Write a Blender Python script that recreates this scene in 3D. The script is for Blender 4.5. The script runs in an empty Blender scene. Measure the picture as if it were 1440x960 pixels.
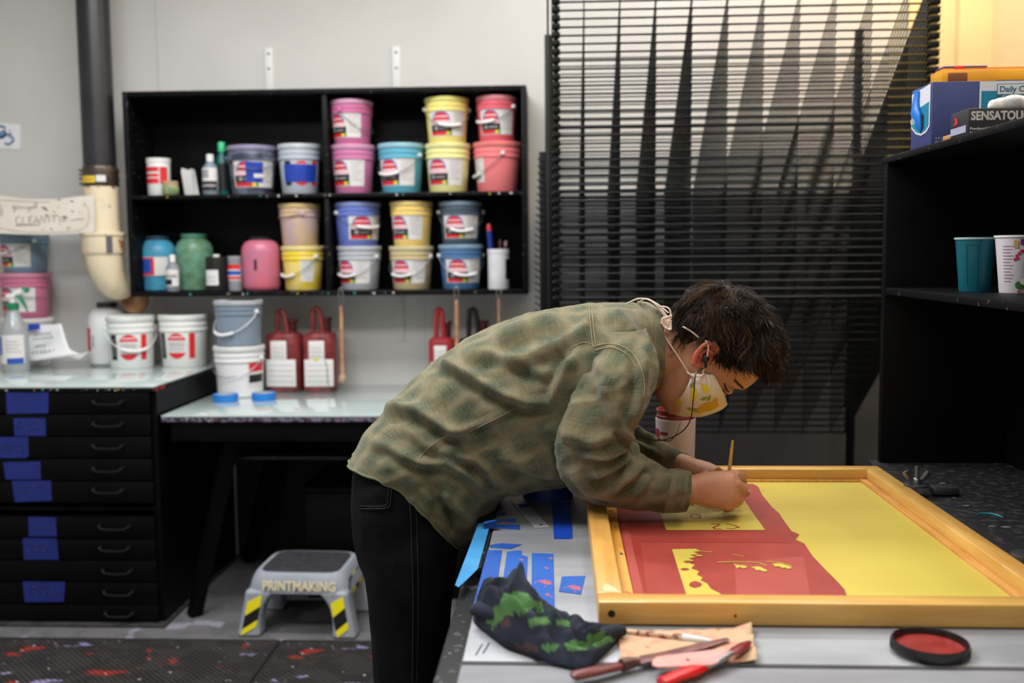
import bpy, bmesh, math, random
from mathutils import Vector, Matrix, noise
R = math.radians; PI = math.pi
rnd = random.Random(7)
SC = bpy.context.scene
COL = SC.collection

# ------------------------------------------------------------------ camera
FPX = 1400.0
CAMZ = 1.33
cd = bpy.data.cameras.new('camera'); cam = bpy.data.objects.new('camera', cd); COL.objects.link(cam)
cd.sensor_width = 36; cd.lens = 35.0; cd.clip_start = .05
PITCH = math.atan(125/1400); YAW = math.atan(66/1400); ROLL = R(-.5)
RM = Matrix.Rotation(YAW, 3, 'Z') @ Matrix.Rotation(PI/2-PITCH, 3, 'X') @ Matrix.Rotation(ROLL, 3, 'Z')
CO = Vector((0, 0, CAMZ))
cam.matrix_world = Matrix.Translation(CO) @ RM.to_4x4()
cd.dof.use_dof = True; cd.dof.focus_distance = 1.70; cd.dof.aperture_fstop = 3.4
SC.camera = cam
def ray(px, py): return RM @ Vector(((px-720)/FPX, (480-py)/FPX, -1))
def AY(px, py, Y):
    d = ray(px, py); return CO + d*(Y/d.y)
def AZ(px, py, z):
    d = ray(px, py); return CO + d*((z-CAMZ)/d.z)
def AX(px, py, x):
    d = ray(px, py); return CO + d*(x/d.x)

# ------------------------------------------------------------------ world, lights, exposure
SC.view_settings.view_transform = 'Standard'; SC.view_settings.look = 'None'
SC.view_settings.gamma = 1; SC.view_settings.use_curve_mapping = False
SC.view_settings.exposure = 0.0
w = bpy.data.worlds.new('room_air'); SC.world = w; w.use_nodes = True
w.node_tree.nodes['Background'].inputs[0].default_value = (.85, .85, .86, 1)
w.node_tree.nodes['Background'].inputs[1].default_value = .10
def area(name, loc, size, power, col=(1, 1, 1), rot=(0, 0, 0)):
    l = bpy.data.lights.new(name, 'AREA'); l.shape = 'RECTANGLE'; l.size, l.size_y = size; l.energy = power; l.color = col
    o = bpy.data.objects.new(name, l); o.location = loc; o.rotation_euler = rot; COL.objects.link(o); return o
area('ceiling_light_back', (-.9, 2.7, 2.93), (1.6, .5), 54, (.985, .99, 1))
area('rack_wall_fill', (.55, 3.72, 2.93), (1.4, .25), 15, (.985, .985, 1))  # added unseen fill, brightens the wall behind the rack
area('ceiling_light_right', (1.0, 1.9, 2.93), (.6, 1.4), 25, (1, .93, .84))
area('ceiling_light_front', (.3, .1, 2.93), (1.4, .6), 13, (1, .97, .94))
area('ceiling_light_left', (-1.3, 1.3, 2.93), (1.6, .6), 60, (.99, .99, 1))
area('warm_wall_lamp', (1.5, 3.6, 2.9), (.3, .3), 10, (1, .74, .42), (R(20), 0, 0))

# ------------------------------------------------------------------ materials
def lin(c): 
    c = c/255; return c/12.92 if c <= .04045 else ((c+.055)/1.055)**2.4
def C(*c): return (lin(c[0]), lin(c[1]), lin(c[2]), 1)
MATS = {}
def mat(name, c, rough=.6, metal=0, c2=None, scale=20, bump=0, coat=0, detail=4, lo=.35, hi=.65, sss=0, trans=0, stretch=None, spec=None, bscale=None):
    if name in MATS: return MATS[name]
    m = bpy.data.materials.new(name); m.use_nodes = True; nt = m.node_tree; b = nt.nodes['Principled BSDF']
    b.inputs['Base Color'].default_value = C(*c); b.inputs['Roughness'].default_value = rough; b.inputs['Metallic'].default_value = metal
    if coat: b.inputs['Coat Weight'].default_value = coat; b.inputs['Coat Roughness'].default_value = .05
    if spec is not None: b.inputs['Specular IOR Level'].default_value = spec
    if trans: b.inputs['Transmission Weight'].default_value = trans
    if sss: b.inputs['Subsurface Weight'].default_value = sss; b.inputs['Subsurface Radius'].default_value = (.012, .004, .002); b.inputs['Subsurface Scale'].default_value = 1
    if c2 or bump:
        tc = nt.nodes.new('ShaderNodeTexCoord'); src = tc.outputs['Object']
        if stretch:
            mp = nt.nodes.new('ShaderNodeMapping'); mp.inputs['Scale'].default_value = stretch
            nt.links.new(src, mp.inputs[0]); src = mp.outputs[0]
    if c2:
        n = nt.nodes.new('ShaderNodeTexNoise'); n.inputs['Scale'].default_value = scale; n.inputs['Detail'].default_value = detail
        nt.links.new(src, n.inputs['Vector'])
        r = nt.nodes.new('ShaderNodeValToRGB'); r.color_ramp.elements[0].position = lo; r.color_ramp.elements[1].position = hi
        r.color_ramp.elements[0].color = C(*c); r.color_ramp.elements[1].color = C(*c2)
        nt.links.new(n.outputs[0], r.inputs[0]); nt.links.new(r.outputs[0], b.inputs['Base Color'])
    if bump:
        n2 = nt.nodes.new('ShaderNodeTexNoise'); n2.inputs['Scale'].default_value = bscale or scale*3; n2.inputs['Detail'].default_value = 5
        nt.links.new(src, n2.inputs['Vector'])
        bp = nt.nodes.new('ShaderNodeBump'); bp.inputs['Strength'].default_value = bump; bp.inputs['Distance'].default_value = .01
        nt.links.new(n2.outputs[0], bp.inputs['Height']); nt.links.new(bp.outputs[0], b.inputs['Normal'])
    MATS[name] = m; return m
def spl(name, base, cols, rough=.5, scale=30, amt=.60, stretch=None, metal=0, spec=None):
    """base colour with splatters of paint in several colours"""
    if name in MATS: return MATS[name]
    m = bpy.data.materials.new(name); m.use_nodes = True; nt = m.node_tree; b = nt.nodes['Principled BSDF']
    b.inputs['Roughness'].default_value = rough; b.inputs['Metallic'].default_value = metal
    if spec is not None: b.inputs['Specular IOR Level'].default_value = spec
    tc = nt.nodes.new('ShaderNodeTexCoord'); cur = None
    for i, (c, sc, th) in enumerate(cols):
        mp = nt.nodes.new('ShaderNodeMapping'); mp.inputs['Location'].default_value = (i*3.7, i*1.3, i*2.1)
        if stretch: mp.inputs['Scale'].default_value = stretch
        nt.links.new(tc.outputs['Object'], mp.inputs[0])
        n = nt.nodes.new('ShaderNodeTexNoise'); n.inputs['Scale'].default_value = sc; n.inputs['Detail'].default_value = 3
        nt.links.new(mp.outputs[0], n.inputs['Vector'])
        r = nt.nodes.new('ShaderNodeValToRGB'); r.color_ramp.elements[0].position = th; r.color_ramp.elements[1].position = th+.03
        nt.links.new(n.outputs[0], r.inputs[0])
        mx = nt.nodes.new('ShaderNodeMix'); mx.data_type = 'RGBA'
        nt.links.new(r.outputs[0], mx.inputs[0])
        if cur is None: mx.inputs[6].default_value = C(*base)
        else: nt.links.new(cur, mx.inputs[6])
        mx.inputs[7].default_value = C(*c); cur = mx.outputs[2]
    nt.links.new(cur, b.inputs['Base Color']); MATS[name] = m; return m

# ------------------------------------------------------------------ mesh builder
class MB:
    def __init__(s): s.v = []; s.f = []; s.m = []; s.mi = 0; s.T = None
    def add(s, vs, fs, mi=None):
        n = len(s.v)
        s.v += [tuple(s.T @ Vector(p)) if s.T else tuple(p) for p in vs]
        s.f += [tuple(i+n for i in f) for f in fs]; s.m += [s.mi if mi is None else mi]*len(fs); return s
    def box(s, x0, x1, y0, y1, z0, z1, mi=None):
        v = [(x, y, z) for z in (z0, z1) for y in (y0, y1) for x in (x0, x1)]
        return s.add(v, [(0, 2, 3, 1), (4, 5, 7, 6), (0, 1, 5, 4), (2, 6, 7, 3), (0, 4, 6, 2), (1, 3, 7, 5)], mi)
    def cbox(s, x0, x1, y0, y1, z0, z1, c=.003, mi=None):
        """box with chamfered edges"""
        vs = []
        cx, cy, cz = (x0+x1)/2, (y0+y1)/2, (z0+z1)/2; hx, hy, hz = abs(x1-x0)/2, abs(y1-y0)/2, abs(z1-z0)/2
        c = min(c, hx*.9, hy*.9, hz*.9)
        bm = bmesh.new(); bmesh.ops.create_cube(bm, size=1)
        for q in bm.verts: q.co = Vector((cx+q.co.x*2*hx, cy+q.co.y*2*hy, cz+q.co.z*2*hz))
        bmesh.ops.bevel(bm, geom=list(bm.edges), offset=c, segments=2, affect='EDGES', profile=.5)
        bm.verts.index_update()
        s.add([tuple(q.co) for q in bm.verts], [tuple(q.index for q in f.verts) for f in bm.faces], mi); bm.free(); return s
    def rings(s, rs, cap0=True, cap1=True, mi=None, closed=True):
        n = len(rs[0]); vs = [p for r in rs for p in r]; fs = []
        for i in range(len(rs)-1):
            for j in range(n if closed else n-1):
                k = (j+1) % n; fs.append((i*n+j, i*n+k, (i+1)*n+k, (i+1)*n+j))
        if cap0: fs.append(tuple(reversed(range(n))))
        if cap1: fs.append(tuple((len(rs)-1)*n+j for j in range(n)))
        return s.add(vs, fs, mi)
    def lathe(s, prof, c=(0, 0, 0), n=32, cap0=True, cap1=True, mi=None, sx=1, sy=1):
        return s.rings([[(c[0]+r*sx*math.cos(2*PI*j/n), c[1]+r*sy*math.sin(2*PI*j/n), c[2]+z) for j in range(n)] for r, z in prof], cap0, cap1, mi)
    def tube(s, pts, rad, n=8, cap=True, mi=None, flat=1.0, up=None):
        pts = [Vector(p) for p in pts]; N = len(pts)
        if not hasattr(rad, '__len__'): rad = [rad]*N
        rs = []; u = Vector(up) if up else None
        for i, p in enumerate(pts):
            t = (pts[min(i+1, N-1)]-pts[max(i-1, 0)])
            if t.length < 1e-9: t = Vector((0, 0, 1))
            t.normalize()
            if u is None: u = Vector((0, 0, 1)) if abs(t.z) < .9 else Vector((1, 0, 0))
            u = (u - t*u.dot(t)); 
            if u.length < 1e-6: u = t.orthogonal()
            u.normalize(); b = t.cross(u)
            rs.append([p + (u*math.cos(2*PI*j/n)*flat + b*math.sin(2*PI*j/n))*rad[i] for j in range(n)])
        return s.rings(rs, cap, cap, mi)
    def poly(s, pts, th, mi=None, nrm=(0, 0, 1)):
        """extruded polygon: pts are 3D, thickness th along nrm"""
        n = len(pts); nv = Vector(nrm)*th
        a = [Vector(p) for p in pts]; b = [p+nv for p in a]
        fs = [tuple(range(n, 2*n)), tuple(reversed(range(n)))] + [(j, (j+1) % n, n+(j+1) % n, n+j) for j in range(n)]
        return s.add(a+b, fs, mi)
    def build(s, name, mats, parent=None, smooth=True, **kw):
        me = bpy.data.meshes.new(name); me.from_pydata([tuple(p) for p in s.v], [], s.f)
        if not isinstance(mats, (list, tuple)): mats = [mats]
        for m in mats: me.materials.append(m)
        if len(mats) > 1: me.polygons.foreach_set('material_index', s.m)
        bm = bmesh.new(); bm.from_mesh(me); bmesh.ops.recalc_face_normals(bm, faces=bm.faces)
        if smooth:
            for f in bm.faces: f.smooth = True
            for e in bm.edges:
                if len(e.link_faces) == 2 and e.calc_face_angle(0) > R(38): e.smooth = False
        bm.to_mesh(me); bm.free(); me.update()
        o = bpy.data.objects.new(name, me); COL.objects.link(o)
        if parent: o.parent = parent
        return tag(o, **kw)
def tag(o, label=None, cat=None, group=None, kind=None):
    if label: o['label'] = label
    if cat: o['category'] = cat
    if group: o['group'] = group
    if kind: o['kind'] = kind
    return o
def root(name, loc, label, cat, group=None, rz=0):
    o = bpy.data.objects.new(name, None); COL.objects.link(o); o.location = loc; o.rotation_euler = (0, 0, rz); o.empty_display_size = .05
    return tag(o, label, cat, group)
def lerp(a, b, t): return a+(b-a)*t
def text_mesh(name, txt, size, m, parent=None, loc=(0, 0, 0), rot=(0, 0, 0), ext=.0003, bold=0, align='LEFT', sx=1):
    cu = bpy.data.curves.new(name, 'FONT'); cu.body = txt; cu.size = size; cu.extrude = ext; cu.offset = bold; cu.align_x = align; cu.resolution_u = 3
    o = bpy.data.objects.new(name, cu); COL.objects.link(o)
    dg = bpy.context.evaluated_depsgraph_get(); me = bpy.data.meshes.new_from_object(o.evaluated_get(dg))
    COL.objects.unlink(o); bpy.data.objects.remove(o)
    me.materials.clear(); me.materials.append(m)
    r = bpy.data.objects.new(name, me); COL.objects.link(r); r.location = loc; r.rotation_euler = rot; r.scale = (sx, 1, 1)
    if parent: r.parent = parent
    return r
# ================================================================== ROOM
BW = 4.25            # back wall y
M_wall = mat('wall_paint', (200, 198, 194), .7, c2=(194, 192, 188), scale=3, bump=.04, bscale=120)
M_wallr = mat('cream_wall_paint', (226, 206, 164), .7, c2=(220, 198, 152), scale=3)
M_blk = mat('black_paint', (5, 5, 6), .5, c2=(9, 9, 10), scale=14, bump=.05, bscale=60, spec=.12)
M_blkdirt = spl('black_paint_splattered', (7, 7, 8), [((70, 66, 74), 60, .66), ((120, 112, 70), 80, .74), ((40, 90, 100), 75, .755)], .5, spec=.15)
def struct(o): o['kind'] = 'structure'; return o
fl = MB().box(-3.2, 2.6, -1.2, BW+.1, -.1, 0)
M_floor = spl('concrete_floor', (104, 103, 105), [((94, 93, 95), 9, .5), ((142, 139, 152), 4.5, .60), ((60, 58, 60), 40, .68), ((165, 150, 140), 70, .73)], .55)
struct(fl.build('floor', M_floor, smooth=False))
struct(MB().box(-3.2, 2.6, BW, BW+.1, 0, 3.0).build('wall_back', M_wall, smooth=False))
struct(MB().box(-3.2, 2.6, -1.3, -1.2, 0, 3.0).build('wall_front', M_wall, smooth=False))
struct(MB().box(-3.3, -3.2, -1.2, BW, 0, 3.0).build('wall_left', M_wall, smooth=False))
struct(MB().box(1.75, 1.85, -1.2, BW, 0, 3.0).build('wall_right', M_wallr, smooth=False))
struct(MB().box(-3.2, 2.6, -1.2, BW, 3.0, 3.1).build('ceiling', mat('ceiling_paint', (205, 205, 203), .8), smooth=False))
# cream painted stretch of the back wall on the right, standing slightly proud of the grey part
struct(MB().box(1.62, 1.75, BW-.06, BW-.001, 0, 2.999).build('trim_1', M_wallr, smooth=False))
struct(MB().box(AY(1276, 60, BW).x, 1.619, BW-.02, BW-.001, 0, 2.999).build('trim_2', M_wallr, smooth=False))
# added dark sheet behind the rack: its dim lower zone put into colour
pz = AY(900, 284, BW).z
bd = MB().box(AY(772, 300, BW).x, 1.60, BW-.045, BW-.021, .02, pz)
M_bd = mat('rack_dim_zone', (74, 74, 78), .5, c2=(90, 90, 95), scale=6)
struct(bd.build('dim_sheet', M_bd, smooth=False))
# ---- overhead conduit stub seams: painted panel joint lines on the wall
mb = MB(); x = AY(222, 100, BW).x; mb.box(x-.0015, x+.0015, BW-.0015, BW, .8, 2.999); x = AY(598, 480, BW).x; mb.box(x-.001, x+.001, BW-.001, BW, .8, 1.3)
struct(mb.build('trim_4', mat('wall_joint', (176, 174, 170), .7), smooth=False))

# ---- slotted wall brackets painted white
M_wht = mat('white_paint', (216, 217, 214), .55)
M_screw = mat('screw_steel', (70, 74, 74), .4, .7)
for (px, y0, y1, lab, scr) in [(378, 68, 124, 'white metal bracket strip on the wall above the left half of the shelf', (76, 97)), (557, 66, 119, 'white metal bracket strip on the wall above the buckets', (74, 96))]:
    a = AY(px, y0, BW); b = AY(px, y1+14, BW)
    t = root('wall_bracket', (a.x, BW, b.z), lab, 'bracket')
    MB().cbox(-.017, .017, -.007, 0, 0, a.z-b.z, .002).build('strip', M_wht, t)
    for sy in scr:
        z = AY(px, sy, BW).z-b.z
        mm = MB(); mm.T = Matrix.Translation((0, -.007, z)) @ Matrix.Rotation(PI/2, 4, 'X'); mm.lathe([(.0055, 0), (.005, .002), (.002, .003)], n=10); mm.build('screw', M_screw, t)
a = AY(563, 412, BW); b = AY(563, 480, BW)
t = root('wall_bracket', (a.x, BW, b.z), 'flat bracket strip in wall colour under the shelf right of the hanging handle', 'bracket')
MB().cbox(-.017, .017, -.005, 0, 0, a.z-b.z, .0015).build('strip', M_wall, t)

# ================================================================== BLACK WALL SHELF
YF = 4.0; YB = BW-.002
sx0 = AY(177, 270, YF).x; sx1 = AY(741, 270, YF).x
zt = AY(456, 124, YF).z; zm = AY(456, 271.5, YF).z; zb = AY(456, 415.5, YF).z; TB = .02
xd = AY(458, 270, YF).x
t = root('wall_shelf', ((sx0+sx1)/2, YB, zb), 'long black wooden two-tier wall shelf full of paint buckets', 'shelf'); O = Vector(t.location)
def sh(name, x0, x1, y0, y1, z0, z1, m=M_blkdirt, lab=None): return tag(MB().cbox(x0-O.x, x1-O.x, y0-O.y, y1-O.y, z0-O.z, z1-O.z, .002).build(name, m, t), lab)
sh('side_panel', sx0, sx0+TB, YF, YB, zb, zt); sh('side_panel', sx1-TB, sx1, YF, YB, zb, zt)
sh('top_board', sx0+TB, sx1-TB, YF, YB, zt-TB, zt)
sh('shelf_board', sx0+TB, sx1-TB, YF, YB, zm-TB+.004, zm); sh('bottom_board', sx0+TB, sx1-TB, YF, YB, zb, zb+TB)
sh('divider', xd-.01, xd+.01, YF+.01, YB, zb+TB, zm-TB+.004); sh('divider', xd-.01, xd+.01, YF+.01, YB, zm, zt-TB)
sh('back_panel', sx0+TB, sx1-TB, YB-.008, YB, zb+TB, zt-TB, M_blk)
ZM = zm; ZB = zb+TB
# drips of paint along the board fronts
for z, (xa, xb), n in ((zm-.008, (sx0+.05, sx1-.03), 16), (zb+.01, (sx0+.05, sx1-.03), 16)):
    mm = MB()
    for i in range(n):
        x = rnd.uniform(xa, xb)-O.x; mm.mi = rnd.randrange(4); r = rnd.uniform(.002, .0045)
        mm.cbox(x-r, x+r, YF-.0015-O.y, YF+.001-O.y, z-O.z-rnd.uniform(.002, .007), z-O.z+.003, .0006)
    mm.build('paint_drips', kind='stuff', parent=t, mats= [mat('drip_white', (190, 190, 186)), mat('drip_teal', (40, 150, 140)), mat('drip_ochre', (170, 140, 50)), mat('drip_grey', (90, 88, 90))])

# ================================================================== BUCKETS
M_lab = mat('label_white', (214, 212, 210), .5); M_lred = mat('label_red', (206, 34, 44), .5); M_lblk = mat('label_black', (18, 18, 20), .5)
M_lblu = mat('label_blue', (28, 78, 170), .5); M_lpnk = mat('label_pink', (228, 190, 196), .5); M_lyel = mat('label_yellow', (216, 196, 40), .5)
M_lgrn = mat('label_green', (40, 130, 60), .5); M_lgry = mat('label_grey_print', (150, 148, 152), .5); M_tape = mat('painter_tape_blue', (20, 62, 170), .55, c2=(16, 52, 150), scale=40)
LM = [M_lab, M_lred, M_lblk, M_lblu, M_lpnk, M_lyel, M_lgrn, M_lgry, M_tape]
M_grip = mat('grip_white_plastic', (228, 228, 226), .35); M_wire = mat('handle_wire', (150, 150, 150), .35, .8)
def patch(mb, rf, a0, a1, z0, z1, off, mi, sy=1, na=None):
    """patch on a round body: rf(z) radius, angle a measured from the -y direction (towards the camera), z0 / z1 may depend on a in 0..1"""
    na = na or max(2, int(abs(a1-a0)/.16)+1); n2 = 3
    f0 = z0 if callable(z0) else (lambda s: z0); f1 = z1 if callable(z1) else (lambda s: z1)
    vs = []
    for i in range(na+1):
        s = i/na; a = lerp(a0, a1, s)
        for k in range(n2+1):
            z = lerp(f0(s), f1(s), k/n2); r = rf(z)+off
            vs.append((r*math.sin(a), -r*math.cos(a)*sy, z))
    fs = [(i*(n2+1)+k, (i+1)*(n2+1)+k, (i+1)*(n2+1)+k+1, i*(n2+1)+k+1) for i in range(na) for k in range(n2)]
    mb.add(vs, fs, mi)
def art_brand(mb, rf, h, A, W=1.95):
    """white label with red arch, black band, colour stripes and a column of small print; A = direction of its centre"""
    zl, zh = .15*h, .69*h; aL, aR = A-W/2, A+W/2; am = A+W*.02
    patch(mb, rf, aL, aR, zl, zh, .0006, 0)
    m0, m1 = aL+.04*W, aL+.60*W; H = zh-zl
    arch = lambda b, t: (lambda s: zl+H*(b+t*max(0, 1-(2*s-1)**4)))
    patch(mb, rf, m0, m1, zl+.04*H, arch(.42, .55), .0010, 3)
    patch(mb, rf, m0+.05*W, m1-.05*W, zl+.62*H, arch(.55, .38), .0014, 1)
    patch(mb, rf, m0+.09*W, m1-.09*W, zl+.74*H, zl+.80*H, .0017, 4)
    patch(mb, rf, m0+.02*W, m1-.02*W, zl+.44*H, zl+.63*H, .0014, 4)
    patch(mb, rf, m0, m1, zl+.16*H, zl+.44*H, .0015, 2)
    patch(mb, rf, m0+.10*W, m0+.20*W, zl+.24*H, zl+.38*H, .0018, 7)
    patch(mb, rf, m0+.24*W, m1-.08*W, zl+.27*H, zl+.33*H, .0018, 7)
    patch(mb, rf, m0, m1-.08*W, zl+.03*H, zl+.17*H, .0016, 1); patch(mb, rf, m1-.14*W, m1, zl+.03*H, zl+.17*H, .0018, 5); patch(mb, rf, m1-.05*W, m1, zl+.03*H, zl+.17*H, .0019, 6)
    for k in range(7):
        z = zl+H*(.88-.11*k); patch(mb, rf, m1+.05*W, aR-(.07+.05*(k % 3))*W, z, z+.022*H, .0012, 7)
def art_round(mb, rf, h, A, W=1.75):
    """white tub label: black block left, red-ringed white roundel, red block right"""
    zl, zh = .17*h, .66*h; H = zh-zl; aL, aR = A-W/2, A+W/2
    patch(mb, rf, aL, aL+.20*W, zl, zh, .0008, 2)
    for k in range(5): patch(mb, rf, aL+.03*W, aL+.15*W, zl+H*(.2+.14*k), zl+H*(.24+.14*k), .0012, 7)
    patch(mb, rf, aR-.16*W, aR, zl, zh, .0008, 1)
    c0, c1 = aL+.25*W, aR-.20*W
    ell = lambda g, sg: (lambda s: zl+H*(.5+sg*g*math.sqrt(max(0, 1-(2*s-1)**2))))
    patch(mb, rf, c0, c1, ell(.5, -1), ell(.5, 1), .0008, 1, na=14); patch(mb, rf, c0+.01*W, c1-.01*W, lambda s: zl+.24*H, lambda s: zl+.72*H, .0012, 0)
    for k in range(5): patch(mb, rf, c0+.08*W, c1-.08*W, zl+H*(.32+.075*k), zl+H*(.345+.075*k), .0015, 7 if k != 3 else 2)
    patch(mb, rf, c0+.10*W, c1-.10*W, zl+.82*H, zl+.88*H, .0014, 4)
BUCK = {}
def bucket(px0, px1, y0, y1, zs, Y, col, lab, lidc=None, A=0, art='brand', handle=None, group=None, lid=True, name='paint_bucket', c2=None, tape=None, shift=0, H=None, flare=.88, smear=None):
    """px0..px1 widest (lid) extent, y0..y1 top and bottom in the photograph, standing on height zs with its front at depth Y"""
    col = tuple(int(lerp(c, 215, .20)) for c in col); lidc = lidc and tuple(int(lerp(c, 225, .18)) for c in lidc)
    g = (AY(px1, y0+8, Y).x-AY(px0, y0+8, Y).x)/2
    yc = Y+g; k = yc/Y
    g = (AY(px1, y0+8, yc).x-AY(px0, y0+8, yc).x)/2*.985
    h = H or (AY((px0+px1)/2, y0+2, Y+.3*g).z-zs)
    cx = (AY(px0, y1, yc).x+AY(px1, y1, yc).x)/2
    t = root(name, (cx, yc, zs), lab, 'bucket', group)
    rb, rt = g*flare*.93, g*.965
    hb = h*(.93 if lid else 1)
    rf = lambda z: lerp(rb, rt*.97, min(1, max(0, z/(hb*.86))))
    M = mat('pail_%d_%d_%d' % tuple(col), col, .42, c2=c2 or smear, scale=14 if smear else 8, lo=.45 if smear else .35, hi=.6 if smear else .65, spec=.4)
    rimh = hb
    p = [(rb*.96, .0), (rb, .004), (rf(hb*.74), hb*.74), (rt*1.01, hb*.75), (rt*1.01, hb*.775), (rt*.98, hb*.78), (rt*.985, hb*.86), (rt*1.015, hb*.865), (rt*1.015, hb*.89), (rt*.985, hb*.895), (rt*.985, hb)]
    if not lid: p += [(rt*1.03, hb-.006), (rt*1.03, hb), (rt*.96, hb), (rt*.94, hb-.01), (rb*.9, .01)]
    MB().lathe(p, n=36, cap1=not lid or True).build('pail', M, t)
    if lid:
        lc = lidc or tuple(min(255, int(c*1.06+8)) for c in col)
        ML = mat('lid_%d_%d_%d' % tuple(lc), lc, .4, c2=tuple(int(c*.9) for c in lc), scale=12)
        MB().lathe([(g*.99, h*.905), (g*1.0, h*.915), (g*1.0, h-.003), (g*.97, h), (g*.90, h), (g*.885, h-.005), (g*.3, h-.0045)], n=36, cap0=False).build('lid', ML, t)
    if art:
        mm = MB(); (art_brand if art == 'brand' else art_round)(mm, rf, h, A) if art in ('brand', 'round') else None
        if art == 'plain': patch(mm, rf, A-.35, A+.35, .2*h, .68*h, .0006, 0); [patch(mm, rf, A-.27, A+.27-.1*(q % 3), h*(.26+.06*q), h*(.272+.06*q), .001, 7) for q in range(7)]
        if art == 'side': patch(mm, rf, A-.5, A+.5, .2*h, .7*h, .0006, 0); patch(mm, rf, A-.45, A+.4, .5*h, .68*h, .001, 1); patch(mm, rf, A-.45, A+.4, .28*h, .44*h, .001, 2)
        mm.build('label', LM, t)
    if tape:
        mm = MB(); patch(mm, rf, tape[0], tape[1], tape[2]*h, tape[3]*h, .0024, 8)
        if len(tape) > 4:
            for q in tape[4]: patch(mm, rf, q[0], q[1], q[2]*h, q[3]*h, .0028, 0)
        mm.build('tape', LM, t)
    if handle:
        a, drop, grip = handle[:3]      # a: direction of the hanging handle, drop: how far down, 0..1
        ears = [a-PI/2, a+PI/2]; zr = hb*.82; pts = []
        for i in range(25):
            s = i/24; aa = lerp(ears[0], ears[1], s); q = math.sin(s*PI)
            r = lerp(rt*1.05, rf(zr-drop*h)+.010, q**.7); pts.append((r*math.sin(aa), -r*math.cos(aa), zr-drop*h*q**.8))
        hd = MB().tube(pts, .0016, n=6).build('handle', M_wire if not (len(handle) > 3) else M_grip, t)
        for e in ears:
            mm = MB(); mm.T = Matrix.Translation((rt*math.sin(e), -rt*math.cos(e), zr)) @ Matrix.Rotation(e, 4, 'Z') @ Matrix.Rotation(PI/2, 4, 'X'); mm.lathe([(.008, -.002), (.008, .008), (.005, .010)], n=12); mm.build('handle_ear', M if not grip else M_grip, t)
        if grip: MB().tube(pts[8:17], .0062, n=10).build('grip', M_grip, hd)
    return t
# ---------------- buckets on the wall shelf
YS = YF+.02
G2 = 'paint buckets on the wall shelf'
def up(b, extra=0):  # height of a bucket's top above its base
    return b
def stack(lower, upper):
    """lower / upper: (px0,px1,y0,y1,col,label,kwargs) on shelf height z"""
def zt_of(px, y, Y): return AY(px, y, Y+.03).z
def pair(z, Y, lo, hi, group=G2):
    zt2 = AY((lo[0]+lo[1])/2, lo[2]+2, Y+.03).z
    a = bucket(lo[0], lo[1], lo[2], lo[3], z, Y, lo[4], lo[5], H=zt2-z, group=group, **lo[6])
    b = bucket(hi[0], hi[1], hi[2], hi[3], zt2, Y, hi[4], hi[5], group=group, **hi[6])
    return a, b
bucket(321, 391, 202, 267, ZM, YS, (96, 102, 128), 'grey-purple paint bucket with smeared lid and blue tape over its label', (138, 132, 168), A=.35, art='brand', smear=(58, 62, 82), tape=(.0, .75, .25, .66, [(.35, .85, .34, .42)]), handle=(.3, .25, False), group=G2)
bucket(392, 453, 200, 266, ZM, YS, (168, 178, 190), 'light grey paint bucket with a wide blue tape band, beside the shelf divider', (196, 204, 212), A=.30, art='round', tape=(-.62, 1.15, .24, .59), group=G2)
pair(ZM, YS, (466, 529, 201, 266, (196, 96, 150), 'lower magenta paint bucket of the upper-shelf pair right of the divider', dict(lidc=(214, 142, 180), A=-.2)),
     (465, 526, 138, 201, (196, 84, 140), 'upper magenta paint bucket stacked on another near the shelf top', dict(lidc=(220, 150, 186), A=-.3, handle=(1.2, .5, False))))
bucket(532, 598, 199, 266, ZM, YS, (62, 160, 190), 'light blue paint bucket standing alone between magenta and yellow stacks', (140, 198, 220), A=-.15, handle=(-.5, .40, True), group=G2)
pair(ZM, YS, (598, 663, 199, 265, (238, 232, 140), 'lower pale yellow paint bucket on the upper shelf', dict(lidc=(242, 238, 160), A=-.1, tape=None)),
     (597, 661, 134, 199, (244, 226, 112), 'upper pale yellow paint bucket with white grip across its label', dict(lidc=(250, 240, 120), A=.15, handle=(.25, .40, True))))
pair(ZM, YS, (665, 735, 197, 263, (244, 108, 112), 'coral red paint bucket with double lid, lowest in the upper shelf corner', dict(lidc=(242, 112, 106), A=-.95, art='plain', handle=(-1.3, .45, True))),
     (669, 729, 132, 198, (222, 68, 88), 'rose red paint bucket stacked on the coral one', dict(lidc=(236, 130, 136), A=.05, handle=(-.6, .35, True))))
pair(ZB, YS, (397, 458, 344, 411, (240, 212, 108), 'lower smeared yellow paint bucket with grip, left of the lower divider', dict(lidc=(244, 222, 130), art='plain', A=.45, handle=(-.7, .45, True), smear=(232, 206, 60))),
     (393, 453, 284, 345, (184, 152, 156), 'dusty mauve paint bucket with ochre lid stacked on a yellow one', dict(lidc=(216, 178, 116), art=None, smear=(206, 176, 140), handle=(-1.2, .1, False))))
pair(ZB, YS, (475, 538, 344, 412, (168, 174, 184), 'grey paint bucket with hanging grip under the cobalt one', dict(lidc=(188, 192, 200), A=-.25, handle=(-.5, .45, True))),
     (470, 537, 282, 345, (76, 98, 190), 'cobalt blue paint bucket stacked on the grey one', dict(lidc=(130, 146, 216), A=.75, handle=(.7, .35, True))))
pair(ZB, YS, (548, 611, 344, 411, (196, 176, 120), 'dull tan paint bucket under the golden yellow one', dict(lidc=(214, 202, 150), A=-.1, handle=(-.4, .45, True))),
     (549, 610, 281, 345, (244, 204, 98), 'golden yellow paint bucket stacked on the tan one', dict(lidc=(246, 214, 118), A=-.25)))
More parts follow.
